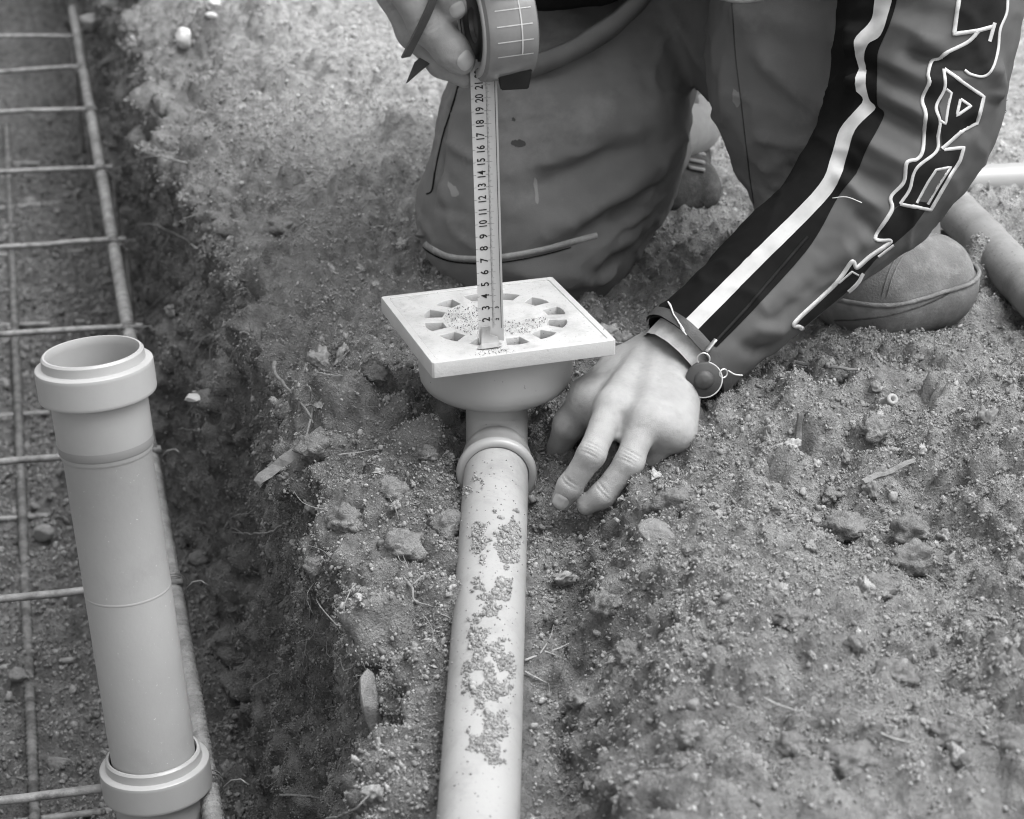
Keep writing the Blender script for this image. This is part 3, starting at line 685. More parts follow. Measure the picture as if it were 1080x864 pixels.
# the other hand, gripping the tape (the wearer's right)
YT = Tt[1]
hand2 = [[(py(402, -80, YT + .01), .016), (py(425, -22, YT - .006), .0142), (py(452, 26, YT - .008), .0132), (py(476, 53, YT - .006), .0118), (py(486, 64, YT - .004), .0102)],
         [(py(392, -70, YT + .02), .013), (py(414, -10, YT + .012), .0118), (py(436, 34, YT + .012), .0110), (py(466, 66, YT + .014), .0098), (py(491, 80, YT + .010), .0086)],
         [(py(440, -90, YT + .0), .013), (py(462, -40, YT - .012), .0112), (py(472, -8, YT - .012), .0102), (py(479, 8, YT - .010), .0088)],
         [(py(470, -95, YT + .03), .012), (py(500, -60, YT - .03), .0100), (py(530, -50, YT - .036), .0092), (py(555, -40, YT - .03), .0080)],
         [(py(420, -100, YT + .04), .012), (py(440, -20, YT + .05), .0098), (py(470, 30, YT + .05), .0090), (py(500, 50, YT + .045), .0080)]]
W2 = py(400, -170, YT + .05)
def hand2_sdf(P):
    d = rcone(P, W2, py(425, -95, YT + .02), .026, .028)
    for k, f in enumerate(hand2):
        d = smin(d, rcone(P, W2, f[0][0], .02, f[0][1]), .014)
    for k, f in enumerate(hand2): d = smin(d, chain(P, f, .006), .0045)
    out = d
    for kx, f in fing.items(): out = smin(out, smin(d, chain(P, f, .005), .0055), .0006)
    return out
allj = np.array([p for f in hand2 for p, _ in f] + [W2]); lo = allj.min(0) - .03; hi = allj.max(0) + .025
V, F = sdf_mesh('hand2', hand2_sdf, lo, hi, .0014, 2); Nv = vnormals(V, F)
f = hand2[0]; ax = f[3][0] - f[1][0]; ax /= np.linalg.norm(ax)
for o_ in (-.005, -.002, .001, .004): V = crease(V, Nv, f[2][0] + ax * o_ + np.array([0, -.012, .003]), ax, -.0008, .0009, .007)
f = hand2[1]; ax = f[3][0] - f[1][0]; ax /= np.linalg.norm(ax)
for o_ in (-.004, 0, .003): V = crease(V, Nv, f[1][0] + ax * (o_ + .012) + np.array([-.004, -.009, .003]), ax, -.0008, .0009, .008)
V = V + Nv * (.00022 * fbm(V, .004, 2, 6))[:, None]
hand2V, hand2F = V, F
# rest of the body under the clothes, and the head, above the picture
SH1 = np.array([-.005, .34, .56]); SH2 = np.array([.345, .33, .56]); EL2 = py(975, 95, .125); EL1 = np.array([-.19, .22, .46]); CH = np.array([.17, .29, .58]); PEL = np.array([.19, .66, .44]); HD = np.array([.165, .06, .76])
def body_sdf(P):
    d = rcone(P, PEL, CH, .125, .135)
    d = smin(d, rcone(P, SH1, SH2, .055, .055), .06)
    for sh, el, wr_ in ((SH1, EL1, W2), (SH2, EL2, arm0)):
        d = smin(d, rcone(P, sh, el, .05, .038), .04); d = smin(d, rcone(P, el, wr_, .036, .026), .02)
    for hp, kn, an in ((HIP1, KN, np.array([.20, .62, .08])), (HIP2, KN2, AN2)):
        d = smin(d, rcone(P, hp, kn, .08, .055), .05); d = smin(d, rcone(P, kn, an, .05, .036), .02)
    d = smin(d, rcone(P, CH + [0, -.06, .08], HD + [0, .03, -.05], .056, .052), .03)
    hd = ellip(P, HD, (.076, .098, .105)); hd = smin(hd, ellip(P, HD + [0, -.045, -.06], (.052, .058, .055)), .03)
    hd = smin(hd, rcone(P, HD + [0, -.095, .0], HD + [0, -.112, -.028], .007, .012), .012)
    for s_ in (-1, 1):
        hd = smin(hd, ellip(P, HD + [s_ * .078, .012, -.012], (.008, .02, .032)), .006)
        ey = np.sqrt(((P - (HD + [s_ * .031, -.098, .004]).astype(np.float32)) ** 2).sum(-1)) - .012; hd = -smin(-hd, ey, .012)
        hd = smin(hd, np.sqrt(((P - (HD + [s_ * .031, -.086, .004]).astype(np.float32)) ** 2).sum(-1)) - .0115, .002)
    mo_ = rcone(P, HD + [-.022, -.103, -.058], HD + [.022, -.103, -.058], .003, .003); hd = -smin(-hd, mo_, .004)
    return smin(d, hd, .03)
V, F = sdf_mesh('b', body_sdf, (-.28, -.10, -.02), (.5, .86, .92), .0075, 2)
allV = np.vstack([handV, hand2V, V]); allF = np.vstack([handF, hand2F + len(handV), F + len(handV) + len(hand2V)])
body = link('body', mesh('body', allV, allF), M['skin'], person)
def hair_sdf(P):
    d = ellip(P, HD + [0, .012, .016], (.084, .102, .104)); cut = P[:, 2] - (HD[2] + .02) + (P[:, 1] - HD[1]) * -.7
    return np.maximum(d, -cut)
V, F = sdf_mesh('hair', hair_sdf, HD - .13, HD + .14, .005, 1); V = V + vnormals(V, F) * (.004 * fbm(V, .012, 3, 3))[:, None]; link('hair', mesh('hair', V, F), M['hair'], person)
# nails
def nail(tip, prev, nrm, ln, wd, back):
    d = tip - prev; d /= np.linalg.norm(d); n = np.asarray(nrm, float); n -= d * np.dot(n, d); n /= np.linalg.norm(n); s_ = np.cross(d, n)
    c = tip - d * back
    Vn = []; nu, nv = 9, 9
    for i in range(nu):
        for j in range(nv):
            a = i / (nu - 1) * 2 - 1; b = j / (nv - 1) * 2 - 1
            if a * a + b * b > 1: f_ = 1 / math.sqrt(max(a * a + b * b, 1e-9)) * max(abs(a), abs(b)); f_ = 1.0 / max(1e-6, (abs(a) ** 3 + abs(b) ** 3) ** (1 / 3)) * 1.0; a, b = a * min(1, f_), b * min(1, f_)
            Vn.append((a, b))
    return c, d, s_, n, Vn
def add_nail(tip, prev, nrm, ln, wd, back, rise, src):
    c, d, s_, n, Vn = nail(tip, prev, nrm, ln, wd, back); V = []
    for a, b in Vn:
        q = Vector(c + d * a * ln + s_ * b * wd + n * .03); ok, loc, nor, _ = body.ray_cast(body.matrix_world.inverted() @ q, Vector(-n))
        base = np.array(body.matrix_world @ loc) if ok else np.array(q) - n * .03
        e = max(abs(a), abs(b)); V.append(base + n * (rise * (1 - e ** 4) + .00005))
    k = 9; F = [(i * k + j, i * k + j + 1, (i + 1) * k + j + 1, (i + 1) * k + j) for i in range(k - 1) for j in range(k - 1)]
    me = mesh('nail', V, F); 
    o = link('nail', me, M['nail'], body); return o
bpy.context.view_layer.update()
add_nail(fing['index'][3][0], fing['index'][2][0], (-.05, -.85, .5), .0068, .0060, .0022, .0010, None)
add_nail(hand2[0][4][0], hand2[0][3][0], (.25, -.9, .35), .0068, .0066, .0015, .0008, None)
add_nail(hand2[2][3][0], hand2[2][2][0], (.0, -.8, .6), .0058, .0056, .001, .0008, None)

# ------------------------------------------------------------------ trousers
def leg_sdf(P):
    d = rcone(P, HIP1, KN + [.006, .02, .02], .145, .112)
    d = smin(d, rcone(P, KN + [-.002, .0, .03], KN + [-.032, -.015, -.052], .111, .109), .03)
    d = smin(d, rcone(P, KN + [.02, .04, -.03], np.array([.150, .62, .085]), .085, .066), .03)
    l2 = rcone(P, KN2, py(868, 80, .33), .088, .094); l2 = smin(l2, rcone(P, py(868, 80, .33), AN2 + [.0, .01, -.02], .094, .078), .04)
    l2 = smin(l2, rcone(P, HIP2, KN2, .135, .09), .05)
    dr = rcone(P, np.array([.17, .50, .34]), py(752, 96, .40), .07, .010); dr = smin(dr, rcone(P, HIP2, np.array([.17, .52, .34]), .13, .07), .05)
    d2 = smin(l2, dr, .03)
    return smin(d, d2, .02)
lo = np.array([-.10, .14, -.035]); hi = np.array([.44, .86, .62])
V, F = sdf_mesh('trousers', leg_sdf, lo, hi, .0045, 3); Nv = vnormals(V, F)
tmp = link('tmp', mesh('tmp', V, F)); bpy.context.view_layer.update()
def on(o, pl): return [p for p in (hit(o, u, v)[0] for u, v in pl) if p is not None]
def folds(V, Nv, o, lst):
    for pl, amp, wid in lst:
        L = on(o, pl)
        if len(L) > 1: V = fold(V, Nv, L, amp * 1.35, wid)
    return V
V = folds(V, Nv, tmp, [
    ([(700, 175), (650, 205), (600, 235), (560, 245)], .007, .013), ([(690, 205), (640, 230), (590, 252)], -.007, .010), ([(705, 150), (640, 165), (585, 190), (545, 205)], -.006, .012),
    ([(680, 240), (640, 262), (610, 285)], .006, .010), ([(660, 262), (630, 285)], -.006, .007), ([(650, 280), (625, 300)], .006, .006),
    ([(720, 110), (660, 128), (600, 132)], .004, .016), ([(560, 60), (600, 80), (680, 90)], -.004, .016),
    ([(470, 95), (455, 130), (448, 180), (440, 240)], .009, .0075), ([(482, 90), (470, 140), (463, 190), (452, 235)], -.006, .005), ([(452, 150), (446, 165)], .006, .008), ([(447, 200), (441, 215)], .006, .008), ([(463, 110), (458, 125)], .005, .008),
    ([(440, 262), (450, 300)], .004, .012), ([(520, 285), (580, 292), (640, 285)], .004, .010),
    ([(790, 40), (820, 80), (862, 112), (880, 118)], .008, .012), ([(800, 70), (840, 105), (865, 125)], -.007, .010), ([(800, 10), (850, 30), (890, 45)], .006, .013), ([(770, 5), (800, 25)], .004, .013),
    ([(762, 60), (772, 130), (788, 210)], .003, .008), ([(830, 165), (845, 190), (850, 205)], -.006, .006), ([(850, 175), (862, 195)], .005, .006), ([(800, 180), (835, 165)], .002, .006),
    ([(712, 165), (670, 188), (632, 214)], .0035, .0042), ([(700, 190), (655, 216), (615, 236)], -.0032, .0038), ([(688, 222), (655, 240), (628, 262)], .0035, .0038), ([(668, 250), (645, 270)], .003, .0035), ([(560, 176), (600, 166), (650, 150)], .0028, .0045), ([(470, 150), (490, 160), (505, 175)], .0022, .004), ([(455, 215), (475, 222), (500, 226)], -.002, .004), ([(500, 120), (560, 127), (620, 128), (690, 124)], -.0022, .0028), ([(640, 290), (600, 298), (560, 300)], .003, .004), ([(810, 60), (842, 100), (868, 116)], .0035, .0045), ([(790, 140), (830, 150), (862, 148)], .003, .005), ([(775, 190), (805, 205), (830, 204)], -.003, .0045),
    ([(700, 5), (725, 40), (745, 80)], .005, .007), ([(715, 0), (735, 40)], -.004, .007)])
V = V + Nv * (.0040 * fbm(V, .06, 3, 21) + .0012 * fbm(V * np.array([1, 1, 1.6]), .014, 2, 22) + .0030 * np.clip(1 - 3.2 * np.abs(fbm(V * np.array([1, 1, 1.7]) + .3, .07, 2, 24)), 0, 1) ** 2)[:, None]
bpy.data.objects.remove(tmp)
trousers = link('trousers', mesh('trousers', V, F), M['trouser'], person); bpy.context.view_layer.update()

# flat pieces laid on cloth
def resample(pl, step):
    pl = np.asarray(pl, float); out = [pl[0]]
    for a, b in zip(pl[:-1], pl[1:]):
        n = max(1, int(np.linalg.norm(b - a) / step)); out += [a + (b - a) * k / n for k in range(1, n + 1)]
    return np.array(out)
def ribbon(name, target, pl, wid, mat, lift=.0006, step=2.5, smooth_n=0, thick=.0006, bulge=0.0):
    q = catmull(pl, max(4, int(np.linalg.norm(np.diff(np.asarray(pl, float), axis=0), axis=1).sum() / step))) if smooth_n else resample(pl, step)
    tg = np.gradient(q, axis=0); tg /= np.linalg.norm(tg, axis=1)[:, None] + 1e-9; nr = np.stack([-tg[:, 1], tg[:, 0]], -1)
    rows = []; w_ = np.broadcast_to(wid, (len(q),))
    for i in range(len(q)):
        r_ = []
        for f_ in (-.5, 0, .5):
            h_, n_ = hit(target, *(q[i] + nr[i] * w_[i] * f_)); 
            if h_ is None: r_ = None; break
            r_.append((h_, n_, f_))
        rows.append(r_)
    V = []; F = []; prev = None
    for r_ in rows:
        if r_ is None: prev = None; continue
        o_ = len(V)
        V += [r_[0][0] + r_[0][1] * -.0002, r_[0][0] + r_[0][1] * (lift + thick), r_[1][0] + r_[1][1] * (lift + thick + bulge), r_[2][0] + r_[2][1] * (lift + thick), r_[2][0] + r_[2][1] * -.0002]
        if prev is not None and np.linalg.norm(V[o_ + 2] - V[prev + 2]) < .02:
            F += [(prev + j, prev + j + 1, o_ + j + 1, o_ + j) for j in range(4)]
        prev = o_
    if not F: return None
    return link(name, mesh(name, V, F), M[mat], target)
def decal(name, target, poly, mat, lift=.0005, step=2.5):
    b = resample(list(poly) + [poly[0]], step)[:-1]; lo, hi = b.min(0), b.max(0)
    gx, gy = np.meshgrid(np.arange(lo[0], hi[0], step), np.arange(lo[1], hi[1], step)); gx = gx.ravel(); gy = gy.ravel(); m = in_poly(gx, gy, [tuple(p) for p in b])
    g2 = np.stack([gx[m], gy[m]], -1); dm = np.array([np.min(((b - p) ** 2).sum(1)) for p in g2]) > 1.5 if len(g2) else np.zeros(0, bool); g2 = g2[dm]
    pts = [Vector(p) for p in b] + [Vector(p) for p in g2]; n = len(b)
    vs, es, fs, *_ = delaunay_2d_cdt(pts, [(i, (i + 1) % n) for i in range(n)], [], 1, 1e-4)
    V = []; bad = set()
    for i, p in enumerate(vs):
        h_, n_ = hit(target, p.x, p.y)
        if h_ is None: bad.add(i); V.append(np.zeros(3)); continue
        V.append(h_ + n_ * lift)
    V = np.array(V); F = []
    for f_ in fs:
        if any(i in bad for i in f_): continue
        if max(np.linalg.norm(V[f_[i]] - V[f_[i - 1]]) for i in range(len(f_))) > .02: continue
        f_ = list(f_); nn = np.cross(V[f_[1]] - V[f_[0]], V[f_[2]] - V[f_[0]])
        if np.dot(nn, CAM - V[f_[0]]) < 0: f_ = f_[::-1]
        F.append(tuple(f_))
    return link(name, mesh(name, V, F), M[mat], target)
Pp = catmull([py(490, 84, .42), py(479, 110, .415), py(469, 140, .405), py(461, 170, .395), py(457, 200, .385), py(451, 228, .375), py(447, 250, .365)], 70)
V, F = tube(Pp, .0098 + .0012 * np.sin(np.arange(70) * .55 + 2.2 * vnoise(Pp, .03, 8)) + .0016 * vnoise(Pp, .014, 3), 18, True, .8); V = V + .0012 * np.stack([fbm(V, .012, 2, 1), fbm(V, .012, 2, 2), fbm(V, .012, 2, 3)], -1)
link('side_ruffle', mesh('side_ruffle', V, F), M['trouser'], trousers)
ribbon('knee_piping', trousers, [(440, 245), (448, 257), (460, 265), (475, 271), (500, 273), (530, 271), (570, 264), (600, 256), (630, 248)], 6, 'piping', .0003, 3, 1, .0006, .0005)
ribbon('knee_seam', trousers, [(441, 251), (449, 263), (462, 271), (478, 276), (505, 278), (535, 276), (572, 269), (602, 261)], 1.2, 'jacket_dark', .0003, 3, 1, .0004)
ribbon('side_seam', trousers, [(487, 78), (478, 110), (468, 140), (460, 175), (456, 200), (450, 205)], 1.3, 'jacket_dark', .0004, 3, 1, .0004)
ribbon('leg_seam', trousers, [(772, 2), (776, 60), (782, 110), (790, 180), (795, 215)], .8, 'leather', .0003, 3, 1, .0003)
for po, m_ in (([(540, 149), (547, 147), (554, 150), (553, 154), (545, 155), (539, 152)], 'leather'), ([(563, 188), (566, 189), (568, 212), (565, 213)], 'trouser_pale'), ([(472, 192), (480, 196), (484, 205), (477, 207)], 'trouser_pale'), ([(541, 124), (544, 125), (543, 128), (540, 127)], 'leather'), ([(773, 94), (779, 97), (781, 108), (777, 113), (773, 104)], 'trouser_pale')):
    decal('stain', trousers, [tuple(q) for q in catmull(po + [po[0]], len(po) * 5)[:-1] + np.random.default_rng(3).normal(0, .35, (len(po) * 5 - 1, 2))], m_, .0003, 1.5)
# lower leg behind the knee; its paler cloth colour imitates light falling on it
def cuff_sdf(P): return smin(rcone(P, py(694, 92, .56), py(686, 165, .545), .018, .028), rcone(P, py(686, 165, .545), pz(662, 222, .03), .028, .022), .02)
V, F = sdf_mesh('c', cuff_sdf, (.05, .46, -.03), (.24, .64, .28), .004, 2); Nv = vnormals(V, F); V = V + Nv * (.004 * fbm(V * np.array([1, 1, .4]), .025, 2, 8))[:, None]
link('trouser_hem', mesh('trouser_hem', V, F), M['trouser_pale'], person)

# ------------------------------------------------------------------ boots
T_ = pz(978, 296, .042); B_ = pz(925, 296, .046); H_ = pz(835, 262, .045); Zs = .012
def boot_sdf(P, off=0.0):
    d = rcone(P, B_, T_, .050, .043); d = smin(d, rcone(P, H_, B_, .040, .048), .02)
    d = smin(d, rcone(P, B_ + [-.035, .015, .03], AN2 + [0, .005, -.01], .045, .05), .03)
    d = d - off; return d
lo = np.minimum(H_, T_) - .08; hi = np.maximum(H_, T_) + np.array([.08, .08, .12]); lo[2] = -.01
def up_sdf(P): return np.maximum(boot_sdf(P), Zs + .004 - P[:, 2])
V, F = sdf_mesh('boot', up_sdf, lo, hi, .003, 2); Nv = vnormals(V, F)
tmp = link('tmp', mesh('tmp', V, F)); bpy.context.view_layer.update()
V = folds(V, Nv, tmp, [([(945, 262), (962, 248), (985, 252)], -.002, .0035), ([(935, 275), (950, 255), (975, 240)], .002, .005), ([(965, 235), (972, 250)], .002, .003)]); bpy.data.objects.remove(tmp)
V = V + Nv * (.0012 * fbm(V, .02, 3, 4))[:, None]
boot = link('boot', mesh('boot', V, F), M['boot'], person)
def plane_up(P): return Zs + .031 + .10 * np.clip(P[:, 0] - (B_[0] + .005), 0, .1)
def sole_sdf(P): return np.maximum(np.maximum(boot_sdf(P, .0032), P[:, 2] - plane_up(P)), -.004 - P[:, 2] + .008)
V, F = sdf_mesh('sole', sole_sdf, lo, hi, .003, 1); link('sole', mesh('sole', V, F), M['sole'], boot)
def bead_sdf(P): return np.sqrt(np.clip(boot_sdf(P, .003), -.02, 9) ** 2 + (P[:, 2] - plane_up(P) - .001) ** 2) - .0024
V, F = sdf_mesh('welt', bead_sdf, lo, hi, .002, 1); link('welt', mesh('welt', V, F), M['boot'], boot)
bpy.context.view_layer.update()
for pl_ in ([(930, 312), (938, 286), (950, 264), (968, 248), (985, 243)], [(935, 313), (943, 288), (955, 267), (972, 252), (988, 247)]): ribbon('toe_stitch', boot, pl_, 1.3, 'sole', .0003, 2.5, 1, .0005)
sole_o = [c for c in boot.children if c.name.startswith('sole')][0]
ribbon('sole_groove', sole_o, [(880, 338), (905, 337), (935, 333), (965, 325), (992, 314), (1010, 303)], 1.6, 'boot_dark', .0002, 2.5, 1, .0002)
t1, t2, t3 = pz(694, 203, .028), pz(733, 198, .028), py(726, 165, .62)
def boot2_sdf(P):
    d = rcone(P, t1, t2, .027, .028); d = smin(d, rcone(P, t2 + [-.01, .012, .004], t3, .026, .019), .015); d = smin(d, rcone(P, t3, py(722, 112, .63), .019, .013), .02); return np.maximum(d, .004 - P[:, 2])
V, F = sdf_mesh('b2', boot2_sdf, (.08, .46, -.005), (.28, .72, .26), .003, 2); V = V + vnormals(V, F) * (.0015 * fbm(V, .02, 3, 4))[:, None]
boot2 = link('boot', mesh('boot', V, F), M['boot_dark'], person); bpy.context.view_layer.update()
for v0 in (131, 141, 150, 159, 168, 176):
    L = on(boot2, [(724 + (v0 - 140) * .05 + k * 3.4, v0 + k * .6) for k in range(6)])
    if len(L) > 2: V, F = tube(np.array(L) + [0, -.002, 0], .0036, 8, flat=.6); link('lace', mesh('lace', V, F), M['trouser_pale'], boot2)
for lp in ([(722, 172), (735, 188), (748, 198), (752, 191), (742, 181), (728, 172)], [(722, 180), (728, 192), (738, 199), (744, 196)]):
    V, F = tube(catmull([py(u, v, .575) for u, v in lp], 30), .0026, 8); link('lace', mesh('lace', V, F), M['strap'], boot2)

# ------------------------------------------------------------------ jacket: torso and the two sleeves
def jac_sdf(P):
    d = rcone(P, PEL + [-.01, -.04, -.0], CH, .165, .165); d = smin(d, rcone(P, SH1 + [.03, 0, 0], SH2 + [-.03, 0, 0], .085, .085), .06)
    d = smin(d, rcone(P, py(560, -40, .36), py(640, -60, .40), .062, .075), .07)
    d = smin(d, rcone(P, SH1, EL1, .078, .062), .04); d = smin(d, rcone(P, EL1, W2 + [.0, .0, .01], .06, .046), .02)
    hole = rcone(P, W2 + (W2 - EL1) * .25, W2 + (EL1 - W2) * .1, .036, .034)
    d = np.maximum(d, -hole)
    nk_ = rcone(P, CH + [0, -.08, .10], HD + [0, .02, -.03], .066, .066); d = np.maximum(d, -nk_)
    return np.maximum(d, -(P[:, 2] - .27 - 0.35 * np.clip(P[:, 0] - .1, 0, .3)))
V, F = sdf_mesh('jacket', jac_sdf, (-.29, -.06, .2), (.5, .88, .82), .006, 3); Nv = vnormals(V, F)
V = V + Nv * (.006 * fbm(V, .07, 3, 31) + .0012 * fbm(V, .015, 2, 32))[:, None]
jacket = link('jacket', mesh('jacket', V, F), M['jacket_dark'], person)  # torso kept near-black: the shadow on it is painted into the colour
V, F = band([py(505, 88, .40), py(545, 74, .335), py(590, 60, .325), py(632, 36, .33), py(668, 8, .345), py(700, -30, .37)], np.array([.02, -.25, .97]), .021, .0035, 40)
Nb = V * 0; V = V + .0016 * np.stack([fbm(V, .02, 2, 1), fbm(V, .02, 2, 2), fbm(V, .02, 2, 3)], -1)
hem = link('hem', mesh('hem', V, F), M['trouser'], jacket)
V, F = tube(catmull([py(760, -4, .235), py(782, 0, .23), py(806, -3, .225)], 12), .0035, 8); link('piping', mesh('piping', V, F), M['piping'], jacket)

cl = [(724, 376, .0, 55), (768, 336, .022, 57), (806, 302, .04, 60), (845, 268, .058, 64), (882, 232, .075, 71), (915, 196, .09, 79), (942, 160, .102, 86), (960, 122, .113, 91), (970, 82, .122, 92), (977, 40, .130, 94), (982, -10, .14, 96), (985, -80, .165, 98), (978, -170, .20, 102), (955, -290, .27, 108)]
Cc = np.array([py(u, v, y) for u, v, y, _ in cl]); Cc[-1] = SH2 + [-.01, 0, 0]; Cc[-2] = (Cc[-3] * .45 + Cc[-1] * .55) + [.012, -.012, 0]; dp = (Cc - CAM) @ FW; Rr = np.array([c[3] for c in cl]) / FPX * dp
NR, NS = 230, 112
CL = catmull(Cc, NR); RL = catmull(np.stack([Rr, Rr, Rr], -1), NR)[:, 0]
V, F = tube(CL, RL, NS, False, ref=(0, -1, 0)); F = np.array(F)
Nv = vnormals(V, F); cen = np.repeat(CL, NS, 0); 
if ((V - cen) * Nv).sum() < 0: F = F[:, ::-1]; Nv = -Nv
tmp = link('tmp', mesh('tmp', V, F)); bpy.context.view_layer.update()
V = folds(V, Nv, tmp, [
    ([(905, 20), (902, 46), (905, 58)], .008, .011), ([(900, 80), (905, 95)], .007, .009), ([(896, 68), (912, 71), (930, 76), (985, 108)], -.0065, .006), ([(900, 108), (925, 114), (960, 132), (985, 150)], -.0065, .007),
    ([(925, 60), (960, 80), (1000, 95)], .005, .010), ([(925, 98), (960, 115), (990, 135)], .005, .009), ([(952, 54), (975, 62), (1002, 64)], -.0055, .0045), ([(960, 40), (1000, 48)], .004, .009),
    ([(905, 20), (940, 8), (1000, 12)], -.004, .010), ([(893, 140), (930, 160), (965, 178)], .005, .008), ([(882, 168), (910, 185), (950, 205)], -.005, .007), ([(878, 180), (905, 205), (935, 225)], .005, .006),
    ([(895, 220), (920, 240), (930, 252)], -.004, .005), ([(905, 200), (925, 225)], -.0035, .004), ([(860, 290), (900, 262), (920, 250)], .003, .008), ([(795, 350), (840, 318), (870, 300)], -.0025, .008), ([(780, 360), (800, 372), (815, 368)], -.0035, .006), ([(790, 345), (830, 350)], .003, .006),
    ([(1040, 60), (1052, 90), (1046, 112)], .006, .009), ([(1015, 140), (1035, 125)], -.004, .006)])
th_ = np.tile(np.arange(NS) * 2 * math.pi / NS, NR); ll = np.repeat(np.linspace(0, 1, NR), NS)
V = V + Nv * (.0026 * fbm(V, .045, 3, 41) + .0008 * fbm(V, .012, 2, 42) + .0022 * np.clip(1 - 3.2 * np.abs(fbm(V + .3, .05, 2, 44)), 0, 1) ** 2)[:, None]
bpy.data.objects.remove(tmp)
# lining: turn the cuff inwards
ring0 = V[:NS]; c0 = ring0.mean(0); ax_ = (CL[3] - CL[0]) / np.linalg.norm(CL[3] - CL[0])
inn = [c0 + (ring0 - c0) * f_ + ax_ * a for f_, a in ((.985, -.0012), (.955, -.0008), (.93, .004), (.91, .03))]
base = len(V); V = np.vstack([V] + inn); prevs = list(range(NS)); Fx = []
for k in range(len(inn)):
    cur = [base + k * NS + j for j in range(NS)]
    Fx += [(prevs[j], cur[j], cur[(j + 1) % NS], prevs[(j + 1) % NS]) for j in range(NS)]; prevs = cur
Fx = np.array(Fx)
n_test = np.cross(V[F[0, 1]] - V[F[0, 0]], V[F[0, 2]] - V[F[0, 0]])
F = np.vstack([F, Fx])
sleeve = link('sleeve', mesh('sleeve', V, F), M['jacket'], person); bpy.context.view_layer.update()
bm = bmesh.new(); bm.from_mesh(sleeve.data); bmesh.ops.recalc_face_normals(bm, faces=bm.faces[:]); bm.to_mesh(sleeve.data); bm.free()
h_, n_ = hit(sleeve, 880, 240)
if h_ is not None and np.dot(n_, CAM - h_) < 0: sleeve.data.flip_normals()
bpy.context.view_layer.update()

smo = lambda pl: [tuple(q) for q in catmull(pl, len(pl) * 5)]
wl_ = [(923, 0), (919, 22), (904, 38), (901, 46), (902, 55), (906, 72), (902, 83), (903, 95), (910, 107), (887, 136), (877, 166), (861, 200), (790, 271), (718, 343)]
wr2 = [(941, 0), (930, 36), (916, 46), (912, 60), (914, 72), (913, 85), (917, 104), (923, 115), (903, 137), (892, 169), (875, 207), (801, 282), (726, 358)]
br_ = [(946, 0), (939, 25), (927, 53), (925.5, 72), (925, 92), (926, 111), (932.5, 122), (914, 158), (903, 183), (884, 208), (854, 260), (799, 322), (756, 366)]
ext = lambda pl: [(pl[0][0] + 6, -40)] + pl
decal('white_stripe', sleeve, smo(ext(wl_)) + smo(ext(wr2))[::-1], 'white_tape', .0010)
decal('black_stripe', sleeve, smo(ext(wr2)) + smo(ext(br_))[::-1], 'jacket_dark', .0006)
dk = [(700, -60), (700, 200), (660, 330), (700, 352), (716, 346)] + [(722, 349)] + [((a[0] + b[0]) / 2, (a[1] + b[1]) / 2) for a, b in zip(wl_[::-1][1:], wr2[::-1][1:] + [wr2[0]])] + [(932, 0), (938, -60)]
sm = sleeve.data; sm.materials.append(M['jacket_dark'])
fc = np.empty(len(sm.polygons) * 3, np.float32); sm.polygons.foreach_get('center', fc); fc = fc.reshape(-1, 3) + np.array(sleeve.matrix_world.translation); q = fc - CAM; dq = q @ FW
fu = 540 + FPX * q[:, 0] / dq; fv_ = 432 - FPX * (q @ UP) / dq
sm.polygons.foreach_set('material_index', (in_poly(fu, fv_, dk)).astype(np.int32)); sm.update()
# zip in the black stripe
ribbon('zip', sleeve, [(749, 366), (790, 322), (830, 275), (852, 250)], 3.0, 'letter_black', .0008, 3, 0, .0006, .0008)
# the lettering, black with white outline
F1p = [(1011.5, -30), (1011, 0), (1006, 36), (1032, 32), (1021, 44), (998, 56), (983, 66), (979, 78), (980, 87), (973, 106), (976, 120), (975, 141), (972, 160), (989, 160), (991, 128), (987, 113), (996, 92), (995, 73), (1017, 74), (1024, 79), (1037, 80), (1047, 72), (1052, 52), (1054, 31), (1060, 15), (1062, 0), (1062, -30)]
decal('letter_fill', sleeve, F1p, 'letter_black', .0008)
decal('letter_fill', sleeve, [(996, 74), (1037, 102), (1030, 130), (1013, 139), (994, 156), (992, 128), (997, 131), (1001, 111), (1003, 98), (997, 93)], 'letter_black', .0008)
decal('letter_fill', sleeve, [(974, 158), (987, 160), (995, 158), (1016, 156), (1011, 170), (1003, 184), (981, 221), (949, 215), (939, 222), (940, 208), (953, 192), (956, 173), (967, 168)], 'letter_black', .0008)
decal('letter_fill', sleeve, [(949, 216), (975, 222), (962, 240), (942, 257), (925, 271), (898, 303), (848, 344), (840, 341), (880, 300), (898, 277), (903, 282), (917, 270), (938, 254), (923, 251), (937, 226)], 'letter_black', .0008)
decal('letter_face', sleeve, [(968, 212), (979, 193), (987, 181), (1000, 177), (990, 193), (978, 213)], 'jacket', .0011)
decal('letter_face', sleeve, [(998, 95), (1002, 99), (999, 112), (996, 128), (993, 126), (990, 112), (996, 98)], 'jacket', .0011)
